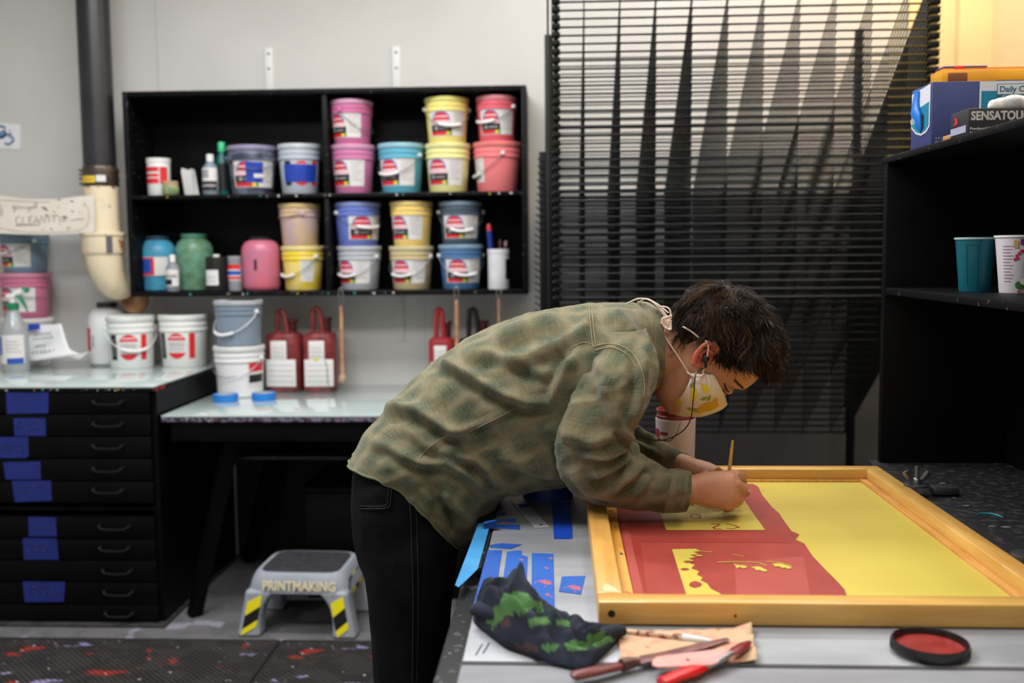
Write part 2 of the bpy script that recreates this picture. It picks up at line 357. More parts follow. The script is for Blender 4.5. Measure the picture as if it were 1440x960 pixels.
pair(ZB, YS, (617, 681, 342, 410, (44, 94, 150), 'blue paint bucket under the dark slate one, next to the brush cup', dict(lidc=(120, 156, 190), A=.25, handle=(.3, .45, True))),
     (617, 680, 281, 343, (40, 58, 76), 'dark slate blue paint bucket stacked on the blue one', dict(lidc=(110, 134, 156), A=.1, handle=(.15, .45, True))))

# ---------------- round containers
def jar(name, cat, px0, px1, y0, y1, zs, Y, prof, m, label, parts=(), n=32, group=None, sy=1, rz=0):
    """prof: list of (radius 0..1, height 0..1); parts: (partname, prof, material) or ('patch', ...)"""
    g = (AY(px1, y1-10, Y).x-AY(px0, y1-10, Y).x)/2; yc = Y+g*sy; g = (AY(px1, y1-10, yc).x-AY(px0, y1-10, yc).x)/2
    h = AY((px0+px1)/2, y0, yc).z-zs; cx = (AY(px0, y1, yc).x+AY(px1, y1, yc).x)/2
    t = root(name, (cx, yc, zs), label, cat, group, rz)
    MB().lathe([(r*g, z*h) for r, z in prof], n=n, sy=sy).build('body', m, t)
    rf = lambda z: max(r*g for r, zz in prof if abs(zz-min(prof, key=lambda q: abs(q[1]*h-z))[1]) < .2)
    for p in parts:
        if p[0] == 'label':
            mm = MB()
            for (a0, a1, z0, z1, mi) in p[1]: patch(mm, lambda z: g*p[2], a0, a1, z0*h, z1*h, .0006+.0005*(p[1].index((a0, a1, z0, z1, mi))), mi, sy)
            mm.build('label', LM, t)
        else: MB().lathe([(r*g, z*h) for r, z in p[1]], n=24, sy=sy).build(p[0], p[2], t)
    return t
BIGJAR = [(.86, 0), (.93, .02), (.95, .3), (1, .5), (1, .68), (.97, .76), (.85, .85), (.66, .91), (.6, .93), (.6, .985)]
mp = lambda n, c, c2=None, r=.4, s=14: mat(n, c, r, c2=c2, scale=s, spec=.4)
jar('paint_jar', 'jar', 200, 249, 332, 411, ZB, YF+.085, BIGJAR, mp('turquoise_paint', (60, 124, 160), (70, 156, 186)), 'turquoise blue plastic paint jar with red and blue label', [('lid', [(.56, .985), (.66, .94), (.66, 1.0), (.6, 1.0)], mat('dark_lid', (20, 50, 64))), ('label', [(-1.1, .9, .28, .62, 0), (-.85, .15, .29, .61, 1), (-1.0, -.02, .33, .58, 3)], 1.0)])
jar('paint_jar', 'jar', 250, 301, 329, 411, ZB, YF+.09, BIGJAR, mat('green_smeared', (104, 150, 130), .4, c2=(86, 122, 84), scale=26), 'smeared sea green plastic paint jar on the lower left shelf', [('lid', [(.66, .93), (.68, .95), (.68, 1.0), (.55, 1.0)], mat('green_lid', (70, 130, 106)))])
jar('paint_jar', 'jar', 342, 395, 333, 413, ZB, YF+.03, [(.84, 0), (.95, .03), (1, .1), (1, .72), (.95, .82), (.8, .9), (.55, .94), (.5, .96)], mat('pink_smeared', (186, 108, 136), .35, c2=(200, 104, 120), scale=9), 'squarish pink paint jar with a dark smudge on its front', [('lid', [(.55, .93), (.58, .94), (.58, 1.0), (.5, 1.0)], mat('black_cap', (24, 22, 24), .4)), ('label', [(-.1, .05, .38, .58, 2)], 1.0)], sy=.9)
BOT = [(.9, 0), (1, .03), (1, .62), (.85, .70), (.42, .78), (.4, .82)]
jar('small_bottle', 'bottle', 235, 254, 358, 416, ZB, YF+.005, BOT, mp('bottle_grey', (128, 130, 140)), 'small white and black ink bottle in front of the turquoise jar', [('cap', [(.42, .8), (.42, .99), (.36, 1)], M_grip), ('label', [(-1.2, 1.2, .15, .6, 0), (-1.2, .2, .18, .34, 2), (-.9, .9, .38, .46, 7)], 1.0)], n=18)
jar('ink_container', 'container', 291, 321, 361, 414, ZB, YF+.004, [(.95, 0), (1, .02), (1, .93), (.96, 1)], mp('container_black', (20, 20, 22)), 'black square-shouldered ink container with a white label', [('cap', [(.3, .99), (.3, 1.06), (.25, 1.07)], M_grip), ('label', [(-.9, .45, .18, .62, 0), (-.7, .25, .28, .3, 7), (-.7, .25, .4, .42, 7)], 1.0)], n=20)
jar('small_tin', 'can', 322, 341, 360, 411, ZB, YF+.03, [(.95, 0), (1, .02), (1, .9), (1.03, .91), (1.03, 1), (.9, 1)], mp('tin_grey', (150, 152, 160)), 'small grey round tin with red and blue bands beside the pink jar', [('label', [(-1.2, 1.2, .30, .75, 0), (-1.1, 1.1, .62, .76, 1), (-1.1, 1.1, .46, .58, 3), (-1.1, 1.1, .34, .42, 1)], 1.0)], n=20)
jar('paint_pot', 'jar', 209, 240, 223, 271, ZM, YF+.03, [(.95, 0), (1, .02), (1, .86), (.98, .88)], M_grip, 'white round pot with red lettered label on the upper shelf', [('lid', [(1.0, .86), (1.05, .87), (1.05, .99), (1.0, 1)], M_wht), ('label', [(-1.1, 1.1, .30, .78, 0), (-1.0, .35, .32, .46, 1), (-1.0, .35, .50, .58, 1), (-1.0, .35, .64, .76, 1), (.45, 1.1, .32, .76, 1)], 1.0)], n=24)
jar('small_jar', 'jar', 229, 251, 255, 272, ZM, YF+.003, [(.8, 0), (1, .15), (1, .6), (.9, .7)], mp('pale_green_jar', (150, 160, 116), (110, 130, 90), s=40), 'small pale green jar with tan lid in front of the white pot', [('lid', [(.92, .66), (.95, .70), (.95, .98), (.85, 1)], mat('tan_lid', (176, 150, 116)))], n=20)
jar('ink_bottle', 'bottle', 286, 308, 217, 270, ZM, YF+.03, [(.9, 0), (1, .03), (1, .55), (.8, .72), (.42, .80), (.4, .84)], mp('bottle_bluegrey', (120, 136, 148)), 'grey-blue ink bottle with a white cap on the upper shelf', [('cap', [(.45, .82), (.45, .99), (.4, 1)], M_grip), ('label', [(-1.2, 1.2, .12, .66, 0), (-1.1, .1, .42, .62, 7), (-1.1, 1.1, .12, .34, 2), (-.9, .9, .2, .26, 7)], 1.0)], n=18)
jar('ink_bottle', 'bottle', 304, 323, 200, 267, ZM, YF+.09, [(.9, 0), (1, .03), (1, .6), (.8, .70), (.4, .80), (.4, .84)], mp('bottle_teal', (20, 92, 88)), 'teal ink bottle with bright green cap behind the white-capped one', [('cap', [(.5, .82), (.52, .84), (.52, .99), (.46, 1)], mat('cap_green', (50, 190, 130), .4)), ('label', [(-.3, 1.2, .1, .6, 2)], 1.0)], n=18)
# leaning white carton strip
a = AY(262, 271, YF+.03); t = root('paper_carton', (a.x, YF+.06, ZM), 'folded white paper carton strip leaning on the upper shelf', 'carton', rz=R(-18))
MB().poly([(-.02, 0, 0), (.022, 0, 0), (.02, -.01, .108), (.012, -.01, .102), (-.024, -.01, .112), (-.028, -.01, .100)], .003, nrm=(0, 1, 0)).build('front_flap', M_wht, t)
MB().poly([(.022, 0.003, 0), (.034, .02, 0), (.021, .012, .105), (.02, -.007, .108)], .002, nrm=(1, -.5, 0)).build('side_flap', mat('carton_side', (190, 192, 190)), t)
# dim container in the upper left corner of the shelf and a flat tin in the lower right corner
jar('storage_jar', 'jar', 184, 201, 222, 271, ZM, YF+.10, [(.95, 0), (1, .04), (1, .85), (.9, .9), (.9, 1)], mat('dim_jar', (44, 38, 44), .5), 'dim dark jar in the upper left corner of the wall shelf', n=18)
# brush cup
t = jar('brush_cup', 'cup', 686, 717, 350, 409, ZB, YS, [(.93, 0), (.95, .02), (.96, .88), (1.0, .89), (1.0, 1.0), (.93, 1.0), (.9, .9), (.86, .05)], mat('cup_white_paint', (222, 222, 224), .45, c2=(204, 204, 210), scale=20), 'white plastic cup holding brushes at the right end of the lower shelf', [('label', [(.75, 1.5, .25, .75, 2)], .96)])
c0 = Vector(t.location); hz = AY(700, 350, YS+.04).z
def stick(name, lab, cat, p0, p1, r0, r1, m, tip=None, tipname='bristles', ferr=None, group=None):
    p0, p1 = Vector(p0), Vector(p1); t = root(name, p0, lab, cat, group); d = p1-p0
    pts = [d*(i/8) for i in range(9)]; MB().tube(pts, [lerp(r0, r1, i/8) for i in range(9)], n=10).build('handle', m, t)
    if ferr: MB().tube([d*1.0-d.normalized()*.004, d+d.normalized()*ferr[0]], [r1*1.15, ferr[1]], n=10).build('ferrule', ferr[2], t)
    if tip: 
        e = d+d.normalized()*(ferr[0] if ferr else 0); u = d.normalized()
        MB().tube([e, e+u*tip[0]*.5, e+u*tip[0]], [tip[1]*.9, tip[1], tip[1]*.45], n=10).build(tipname, tip[2], t)
    return t
zt0 = ZB+.02
stick('spatula', 'blue-handled spatula with red end standing in the brush cup', 'spatula', (c0.x-.02, c0.y, zt0), (AY(688, 325, c0.y).x, c0.y, AY(688, 325, c0.y).z), .009, .012, mat('handle_blue', (30, 50, 130), .4), (.03, .011, mat('handle_red', (190, 50, 60), .5)), 'end_cap')
stick('paint_brush', 'brown brush, its tip up, in the middle of the brush cup', 'brush', (c0.x, c0.y+.01, zt0), (AY(703, 345, c0.y).x, c0.y+.01, AY(703, 345, c0.y).z), .004, .004, mat('wood_brown', (110, 60, 50)), (.025, .007, mat('bristle_dark', (70, 40, 44), .8)))
stick('paint_brush', 'grey-tipped brush at the right rim of the brush cup', 'brush', (c0.x+.012, c0.y, zt0), (AY(711, 346, c0.y).x, c0.y-.01, AY(711, 346, c0.y).z), .004, .004, mat('wood_brown', (110, 60, 50)), (.022, .007, mat('bristle_grey', (130, 118, 116), .8)))
# ---------------- tools hanging from the underside of the shelf
M_hw = mat('pale_wood', (190, 146, 116), .6, c2=(150, 104, 80), scale=30)
def hanging(px, ytop, ybot, lab, r, knob=True, metal=.03):
    a = AY(px, ytop, YF-.012); b = AY(px, ybot, YF-.012)
    t = root('hanging_brush', b, lab, 'brush'); L = a.z-b.z
    hd = MB().tube([(0, 0, 0), (0, 0, L*.1), (0, 0, L*.5), (0, 0, L*.8)], [r*1.25, r, r*1.05, r*.8], n=12).build('handle', M_hw, t)
    if knob: MB().lathe([(.002, -.014), (r*1.7, -.010), (r*2.1, 0), (r*1.8, .012), (r, .022)], n=16).build('knob', mat('knob_wood', (170, 140, 118), .6), t)
    MB().tube([(-.004, 0, L*.78), (-.009, 0, L*.86), (-.007, 0, L*.97), (0, .004, L), (.007, 0, L*.97), (.009, 0, L*.86), (.004, 0, L*.78)], .0022, n=6).build('hanging_loop', mat('loop_steel', (150, 146, 142), .35, .8), t)
    return t
hanging(482, 404, 533, 'long wooden handle hanging from the shelf beside the red-brown jugs', .008)
hanging(643, 402, 500, 'wooden handle hanging from the shelf behind the bent person', .009, False)
hanging(702, 405, 480, 'thin wooden handle hanging at the right end of the shelf', .005, False)
# ================================================================== FLAT FILE CABINET (two stacked units) and BACK TABLE
ZC = AY(210, 543, 3.42).z; YC = 3.42; XC = AY(217, 545, YC).x
XL = -2.6
M_glass = mat('back_painted_glass', (186, 200, 198), .10, c2=(176, 192, 190), scale=4, coat=.6)
M_draw = mat('drawer_black', (4, 4, 5), .45, c2=(7, 7, 8), scale=10, bump=.04, spec=.1)
M_hand = mat('handle_dark_steel', (56, 54, 52), .35, .85)
WR = mat('pen_ink', (10, 20, 60), .6)
t = root('countertop', ((XL+XC)/2, 3.85, ZC-.0195), 'glass-topped black counter slab on the drawer cabinets', 'counter')
o = Vector(t.location)
MB().cbox(XL-o.x, XC-o.x, YC-o.y, BW-.004-o.y, 0, .0135, .003).build('slab', M_blkdirt, t)
MB().cbox(XL-o.x+.004, XC-o.x-.004, YC-o.y+.004, BW-.006-o.y, .0137, .0195, .0012).build('glass_sheet', M_glass, t)
mm = MB()
for i in range(24):
    mm.mi = rnd.randrange(4); x = rnd.uniform(-2.1, XC)-o.x; r = rnd.uniform(.001, .003); z = rnd.uniform(.004, .009); mm.cbox(x-r, x+r*1.6, YC-.0012-o.y, YC-o.y, z-r, z+r*1.5, .0005)
for i in range(10):
    mm.mi = 4; y = YC+rnd.uniform(.01, .09)-o.y; z = rnd.uniform(.006, .008); mm.cbox(XC-o.x-.0002, XC-o.x+.0012, y-.003, y+.003, z-.006, z+.004, .0004)
mm.build('paint_specks', kind='stuff', parent=t, mats=[MATS['drip_white'], MATS['drip_ochre'], MATS['drip_grey'], MATS['drip_teal'], mat('drip_red', (170, 24, 30))])
def cabinet(z0, z1, ys, handx, tapes, lab):
    c = root('drawer_cabinet', ((XL+XC)/2, 3.87, z0), lab, 'cabinet', 'black flat file cabinets')
    o = Vector(c.location); xa, xb = XL-o.x, XC-o.x; ya = YC+.02-o.y; yb = BW-.01-o.y
    m = MB(); m.box(xa+.004, xb-.02, yb-.01, yb-.001, .0, z1-z0); m.box(xa, xa+.018, ya, yb, 0, z1-z0); m.box(xb-.02, xb-.002, ya, yb, 0, z1-z0); m.box(xa+.018, xb-.02, ya+.004, yb-.01, 0, .006); m.box(xa+.018, xb-.02, ya+.004, yb-.01, z1-z0-.006, z1-z0)
    m.build('carcass', M_draw, c)
    bounds = [AY(100, y, YC).z-z0 for y in ys]
    for i in range(len(ys)-1):
        zb_, zt_ = bounds[i+1]+.003, min(bounds[i]-.002, z1-z0-.002)
        d = MB().cbox(xa+.02, xb-.022, ya-.016, ya+.5, zb_, zt_, .002).build('drawer', M_draw, c)
        hx0 = AY(handx[i][0], handx[i][2], YC).x-o.x; hx1 = AY(handx[i][1], handx[i][2], YC).x-o.x; hz = AY(150, handx[i][2], YC).z-z0
        y = ya-.016
        MB().tube([(hx0, y+.001, hz+.006), (hx0, y-.016, hz+.006), (hx0+.012, y-.024, hz-.002), ((hx0+hx1)/2, y-.026, hz-.004), (hx1-.012, y-.024, hz-.002), (hx1, y-.016, hz+.006), (hx1, y+.001, hz+.006)], [.006, .005, .003, .003, .003, .005, .006], n=8).build('handle', M_hand, d)
        for (p, corners, wr) in tapes:
            if p != i: continue
            P = [AY(a, b, YC) for a, b in corners]
            tp = MB().poly([(q.x-o.x, y-.0009, min(q.z-z0, zt_+.004)) for q in P], .0008, nrm=(0, 1, 0)).build('tape_label', mat('tape_drawer', (10, 34, 118), .6, c2=(8, 28, 104), scale=50), d)
            if wr:
                cx = sum(q.x for q in P)/len(P)-o.x; cz = sum(q.z for q in P)/len(P)-z0; mm = MB()
                for k in range(wr):   # short ink scrawl
                    x = cx-.05; zz = cz+.016-.022*k; pts = []
                    for q in range(14): pts.append((x+q*.0075, y-.0013, zz+rnd.uniform(-.006, .006)))
                    mm.tube(pts, .0009, n=4)
                w_ = mm.build('handwriting', WR, c)
    return c
ZFU = AY(100, 717, YC).z
h5 = [(133, 174, y) for y in (566, 597, 628, 660, 690)]
h5b = [(x0, x1, y) for x0, x1, y in ((141, 183, 741), (142, 183, 771), (146, 186, 803), (148, 188, 833), (150, 188, 863))]
cabinet(ZFU, ZC-.020, (551, 582.5, 614, 645, 677, 708), h5, [(0, [(8, 551.5), (67.5, 551.5), (67, 581), (9, 582)], 0), (1, [(18, 588), (63, 588), (64, 613), (20, 613)], 2), (2, [(-4, 614.5), (39, 614.5), (40, 640), (36, 644), (-4, 644)], 2), (3, [(4, 650), (56, 649), (57, 674), (7, 674)], 0), (4, [(16, 675), (71, 675), (72, 704), (20, 706)], 2)], 'upper black flat drawer cabinet with blue tape labels')
cabinet(.012, ZFU-.0005, (727, 758, 788, 819, 850, 878), h5b, [(0, [(39, 727), (78, 728), (79, 754), (40, 754)], 2), (1, [(31, 757), (79, 757), (82, 787), (33, 787)], 2), (3, [(31, 817), (91, 817), (89, 846), (34, 847)], 2)], 'lower black flat drawer cabinet standing on the floor')
struct(MB().cbox(XL, XC+.01, YC-.02, BW-.01, 0, .0115, .003).build('trim_5', mat('plinth_grey', (60, 58, 58), .6, c2=(30, 30, 30), scale=20), None))

# back table
ZT = AY(420, 584, 3.44).z; YT = 3.44; XT0 = XC+.012; XT1 = -.13
t = root('work_table', ((XT0+XT1)/2, 3.84, 0), 'black steel-framed table with pale glass top along the back wall', 'table'); o = Vector(t.location)
def tb(name, x0, x1, y0, y1, z0, z1, m=M_blk, c=.002): return MB().cbox(x0-o.x, x1-o.x, y0-o.y, y1-o.y, z0, z1, c).build(name, m, t)
tb('glass_top', XT0, XT1, YT, BW-.004, ZT-.006, ZT, M_glass, .001)
M_edge = spl('table_edge_paint_crust', (46, 42, 50), [((118, 112, 138), 70, .48), ((150, 60, 84), 60, .63), ((170, 160, 60), 55, .68), ((190, 190, 190), 90, .66), ((40, 110, 130), 50, .68)], .5)
tb('table_frame', XT0, XT1, YT+.003, BW-.006, ZT-.024, ZT-.0065, M_edge)
tb('apron', XT0+.02, XT1-.02, YT+.03, YT+.05, ZT-.10, ZT-.0245)
xl = AY(335, 700, YT+.1).x
for (x, dx) in ((-.19, 0),):
    tb('leg', x-.025, x+.025, YT+.06, YT+.11, 0, ZT-.025); tb('leg', x-.025, x+.025, BW-.10, BW-.05, 0, ZT-.025)
for yy_ in (YT+.085, BW-.075):
    a, b = AY(332, 588, YT+.085), AY(274, 880, YT+.085)
    mm = MB(); mm.tube([(a.x-o.x, yy_-o.y, ZT-.025), (b.x-o.x, yy_-o.y, .002)], .03, n=4); mm.build('leg', M_blk, t)
z = AY(400, 642, YT+.12).z
x0, x1 = AY(307, 640, YT+.12).x, -.15
tb('lower_shelf', x0, x1, YT+.12, YT+.5, z-.012, z, mat('shelf_edge_worn', (16, 16, 17), .5, c2=(70, 68, 70), scale=60, lo=.55, hi=.75))
tb('back_panel', XT0, XT1, BW-.03, BW-.02, .003, ZT-.025, mat('panel_dark', (34, 32, 31), .7, c2=(24, 23, 23), scale=5))
# slanted brace
a, b = AY(405, 600, 3.8), AY(370, 760, 3.8)
mm = MB(); mm.tube([(a.x-o.x, 3.8-o.y, a.z), (b.x-o.x, 3.8-o.y, b.z-.2)], .022, n=4); mm.build('brace', M_blk, t)
# dark crates under the table
t = root('storage_crate', (-.62, 3.92, 0), 'black storage crate on the floor under the glass table', 'crate')
zc = AY(450, 690, 3.7).z
MB().cbox(-.36, .42, -.2, .2, 0, zc*.98, .01).build('body', M_blk, t); MB().cbox(-.375, .435, -.215, .215, zc*.98, zc+.01, .006).build('lid', M_blk, t)

# ================================================================== WASTE PIPE
YP = 4.02
def pr(px, py): return AY(px, py, YP)
m_pb = mat('pipe_black', (26, 25, 28), .38, c2=(38, 37, 42), scale=5, bump=.03, bscale=80)
m_pc = mat('pipe_cream', (224, 208, 178), .5, c2=(196, 160, 110), scale=7, lo=.52, hi=.78, bump=.02)
m_rust = spl('pipe_cream_rusty', (222, 206, 176), [((160, 104, 60), 9, .60), ((110, 50, 40), 42, .68), ((214, 198, 168), 20, .6)], .5)
cx = (pr(118, 232).x+pr(163, 232).x)/2; r0 = (pr(160, 232).x-pr(118, 232).x)/2
cx0 = pr(136, 20).x
t = root('waste_pipe', (cx, YP, pr(140, 440).z), 'tall waste pipe, black above and rusty cream below, left of the shelf', 'pipe'); o = Vector(t.location)
zz = lambda y: pr(140, y).z-o.z
MB().tube([(0, 0, zz(248)), (0, 0, zz(0)), (0, 0, 2.99-o.z)], r0*1.03, n=28).build('black_pipe', m_pb, t)
cp = MB(); cp.lathe([(r0*1.1, zz(263)), (r0*1.13, zz(262)), (r0*1.13, zz(255)), (r0*1.17, zz(254)), (r0*1.17, zz(250)), (r0*1.13, zz(249)), (r0*1.13, zz(244)), (r0*1.17, zz(243)), (r0*1.17, zz(239)), (r0*1.12, zz(238)), (r0*1.1, zz(235)), (r0*1.03, zz(234))], n=32)
cl = cp.build('clamp', mat('clamp_steel', (112, 100, 92), .35, .75, c2=(80, 70, 64), scale=30), t)
mm = MB(); 
for k, y in enumerate((239, 245, 251, 258)): mm.cbox(-r0*1.17-.012, -r0*1.1, -.012, .004, zz(y)-.005, zz(y)+.003, .001)
mm.build('clamp_screw', M_screw, cl)
mm = MB(); patch(mm, lambda z: r0*1.18, -.7, .15, zz(258), zz(249), .001, 5); patch(mm, lambda z: r0*1.18, .2, .7, zz(257), zz(248), .001, 0); patch(mm, lambda z: r0*1.18, -.6, .05, zz(254.5), zz(253), .0015, 1); mm.build('label', LM, cl)
MB().lathe([(r0*1.1, zz(330)), (r0*1.1, zz(263))], n=32).build('cream_pipe', m_rust, t)
hub = MB().lathe([(r0*1.08, zz(360)), (r0*1.28, zz(357)), (r0*1.34, zz(354)), (r0*1.34, zz(333)), (r0*1.44, zz(331)), (r0*1.44, zz(328)), (r0*1.1, zz(326))], n=32).build('hub', m_rust, t)
mm = MB(); patch(mm, lambda z: r0*1.34, .55, .85, zz(356), zz(331), .0015, 2); mm.build('dark_mark', [mat('mark_grey', (84, 84, 92))]*9, hub)
pts = []; rr = []
for i in range(15):
    s = i/14; a = s*PI*.58; pts.append((.030-.030*math.cos(a), .075*(1-math.cos(a)), zz(352)-.15*math.sin(a))); rr.append(r0*lerp(1.22, .86, s))
MB().tube([(0, 0, zz(350))]+[(p[0]*.9, p[1], p[2]) for p in pts], [r0*1.22]+rr, n=28, up=(0, 1, 0)).build('elbow', m_pc, t)
a = pr(174, 424); mm = MB(); mm.T = Matrix.Translation((a.x-o.x, .13, a.z-o.z)) @ Matrix.Rotation(R(-28), 4, 'Y') @ Matrix.Rotation(R(78), 4, 'X')
mm.lathe([(.018, -.03), (.033, -.02), (.045, 0), (.060, .005), (.062, .016), (.056, .022), (.03, .024)], n=28); mm.build('cleanout_flange', mat('flange_brown', (176, 140, 92), .55, c2=(120, 76, 46), scale=9), t)
# ---- signs
def stroke(mb, pts, P, r, yoff): mb.tube([(P(*q).x, P(*q).y+yoff, P(*q).z) for q in pts], r, n=5, flat=.5, up=(0, 1, 0))
PW = lambda x, y: AY(x, y, BW-.004)
a = PW(-40, 210); b = PW(28, 172)
t = root('paper_sign', (0, BW-.003, a.z), 'white paper sign with blue handwriting at the left edge of the wall', 'sign')
P = [PW(-40, 170), PW(28.5, 175), PW(28.5, 210), PW(-40, 206)]
MB().poly([(p.x, 0, p.z-a.z) for p in P], .0012, nrm=(0, 1, 0)).build('paper', mat('paper_white', (222, 224, 226), .7), t)
m_bi = mat('marker_blue', (16, 88, 140), .6)
mm = MB()
def hw(mb, strokes, PL, base, r):
    for s in strokes: mb.tube([(PL(*q).x-base.x, PL(*q).y-base.y, PL(*q).z-base.z) for q in s], r, n=6)
hw(mm, [[(-12, 176), (-4, 177), (3, 177.5), (8, 180)], [(-3, 190), (2, 186), (7, 183.5), (8.5, 186), (4, 190), (-3, 193)], [(-3, 193), (3, 194), (10, 189), (16, 188), (13, 192), (18, 193), (19, 198), (13, 203), (7, 202)], [(-10, 178), (-9, 195), (-12, 204)]], PW, Vector((0, BW-.003+.0005, a.z)), .0042)
mm.build('lettering', m_bi, t); mm = MB(); p = PW(13.5, 183.5); mm.T = Matrix.Translation((p.x, -.001, p.z-a.z)) @ Matrix.Rotation(PI/2, 4, 'X'); mm.lathe([(.003, -.001), (.002, .003)], n=8); mm.build('pin', M_screw, t)
# long sign taped between the wall edge and the pipe
YSg = YP-r0*1.1-.012
PS = lambda x, y: AY(x, y, YSg)
b0 = PS(60, 328)
t = root('paper_sign', b0, 'long speckled paper sign "CLEAN IT", taped across the cream pipe', 'sign')
top = [(-30, 272), (0, 275), (40, 280), (80, 280), (110, 276), (133, 275)]; bot = [(134, 322), (132, 326), (110, 328), (60, 330), (20, 329), (-30, 326)]
MB().poly([tuple(PS(*q)-b0) for q in top+bot], .0012, nrm=(0, 1, 0)).build('paper', mat('paper_cream', (222, 216, 204), .65, c2=(214, 206, 192), scale=10), t)
m_pk = mat('ink_grey', (96, 88, 84), .6); mm = MB()
S = [[(0, 287), (4, 300), (1, 304), (-1, 294)], [(17, 289), (19, 293), (22, 289)], [(22, 289), (20, 299)], [(24, 291), (27, 290), (26, 294), (23, 293)], [(29, 290), (30, 293), (33, 290), (33, 293)],
     [(36, 293), (38, 290), (40, 293), (37, 294)], [(41, 298), (42, 290), (44, 292), (42, 294)], [(45, 292), (48, 290), (46, 294)], [(49, 284), (49, 293)], [(52, 285), (52, 293)], [(58, 290), (60, 293), (62, 290), (64, 293)],
     [(28, 305), (23, 305), (22, 312), (26, 315), (30, 314)], [(32, 305), (32, 315), (38, 315)], [(46, 304), (41, 305), (41, 315), (47, 314)], [(41, 310), (45, 309)], [(48, 314), (51, 304), (55, 314)], [(49, 310), (54, 310)], [(57, 314), (58, 303), (63, 313), (64, 303)],
     [(69, 303), (69, 312)], [(73, 303), (80, 303)], [(76, 303), (76, 312)], [(84, 304), (84, 311), (89, 311), (90, 304)], [(92, 311), (92, 304), (96, 306), (92, 308)],
     [(22, 317), (56, 316)], [(100, 310), (110, 308), (118, 308)]]
hw(mm, S, PS, b0+Vector((0, .0005, 0)), .0013)
border = [(-10, 318), (10, 323), (30, 326), (60, 327), (90, 326), (112, 324), (122, 318), (126, 306), (124, 292), (118, 284)]
hw(mm, [border, [(-10, 279), (0, 281), (40, 283.5), (70, 284)]], PS, b0+Vector((0, .0005, 0)), .0008)
mm.build('lettering', m_pk, t)
mm = MB()
for q in [(83, 281), (101, 283), (112, 299), (80, 303), (72, 322), (64, 294), (82, 291), (76, 298), (95, 321), (98, 320), (60, 323), (84, 315), (118, 289), (102, 297), (66, 303), (90, 305)]:
    p = PS(*q)-b0; r = rnd.uniform(.002, .0055); ang = rnd.uniform(-1, .3); mm.tube([(p.x-r*1.6*math.cos(ang), p.y, p.z-r*1.6*math.sin(ang)), (p.x, p.y, p.z), (p.x+r*2*math.cos(ang), p.y, p.z+r*2*math.sin(ang))], [r*.3, r*.7, r*.3], n=5)
mm.build('splatter', mat('splatter_brown', (88, 44, 40), .5), t)

# ================================================================== ITEMS ON THE GLASS COUNTER
YI = 3.95
# stacked buckets at the left edge stand on a third, white one
w0 = bucket(8, 76, 446, 512, ZC, 4.03, (216, 216, 214), 'white paint bucket at the left edge under the magenta one', H=AY(40, 448, 4.06).z-ZC, art=None)
z1 = AY(40, 448, 4.06).z; z2 = AY(40, 384, 4.06).z
bucket(4, 73, 383, 449, z1, 4.03, (186, 84, 122), 'magenta bucket in the stack by the left edge of the picture', H=z2-z1, A=-.1, handle=(.9, .3, False), lidc=(210, 120, 150))
bucket(3, 70, 322, 383, z2, 4.03, (86, 116, 140), 'grey-blue bucket topmost in the stack behind the long paper sign', A=-.25, lidc=(110, 140, 164), handle=(-.7, .3, True))
# white jug with black cap
jar('plastic_jug', 'jug', 128, 180, 428, 508, ZC, 4.085, [(.9, 0), (1, .03), (1, .68), (.96, .8), (.8, .9), (.42, .95), (.4, .97)], mat('jug_white', (222, 224, 224), .35), 'tall white plastic jug with black cap under the cream pipe', [('cap', [(.5, .955), (.52, .96), (.52, 1.03), (.48, 1.04)], mat('black_cap', (24, 22, 24), .4)), ('label', [(-1.3, -.6, .24, .62, 1), (-.45, -.35, .3, .5, 7)], 1.0)])
bucket(153, 219, 443, 513, ZC, 3.93, (226, 228, 226), 'white bucket with hanging grip, left one of the two red-and-black labelled tubs', lidc=(228, 230, 228), art='round', A=.25, handle=(.55, .42, True, 1), flare=.93)
bucket(226, 294, 441, 512, ZC, 3.98, (230, 230, 226), 'white tub with round red label at the right end of the glass counter', lidc=(232, 232, 228), art='round', A=-.02, flare=.92)
# spray bottle
g = AZ(17, 523, ZC); t = root('spray_bottle', (g.x, g.y+.03, ZC), 'clear spray bottle with green and white trigger at the left edge', 'bottle'); yb = g.y+.03
hs = AY(20, 405, yb).z-ZC; s = hs/.29
MB().lathe([(.042*s, 0), (.046*s, .01*s), (.046*s, .12*s), (.042*s, .15*s), (.028*s, .185*s), (.018*s, .21*s), (.016*s, .225*s)], n=28).build('bottle_body', mat('bottle_clear', (150, 156, 160), .18, spec=.6), t)
mm = MB(); patch(mm, lambda z: .046*s, -1.2, 1.2, .03*s, .13*s, .0006, 0); patch(mm, lambda z: .046*s, -1.2, -.5, .06*s, .125*s, .001, 3); patch(mm, lambda z: .046*s, -.1, 1.1, .03*s, .05*s, .001, 3); [patch(mm, lambda z: .046*s, -.2, .9-.15*(q % 2), (.07+.012*q)*s, (.073+.012*q)*s, .001, 7) for q in range(4)]
mm.build('label', LM, t)
mgn = mat('trigger_green', (24, 120, 84), .4)
MB().lathe([(.020*s, .215*s), (.021*s, .235*s), (.017*s, .24*s)], n=18).build('collar', mgn, t)
h = MB().tube([(-.022*s, 0, .262*s), (0, 0, .258*s), (.02*s, 0, .272*s), (.045*s, 0, .284*s)], [.006*s, .014*s, .011*s, .012*s], n=10).build('spray_head', M_grip, t)
MB().tube([(0, 0, .235*s), (.002*s, 0, .26*s)], .011*s, n=10).build('neck', M_grip, h)
MB().tube([(.018*s, 0, .268*s), (.032*s, 0, .25*s), (.045*s, 0, .228*s), (.052*s, 0, .208*s)], [.012*s, .010*s, .006*s, .003*s], n=8, flat=.7).build('trigger', mgn, t)
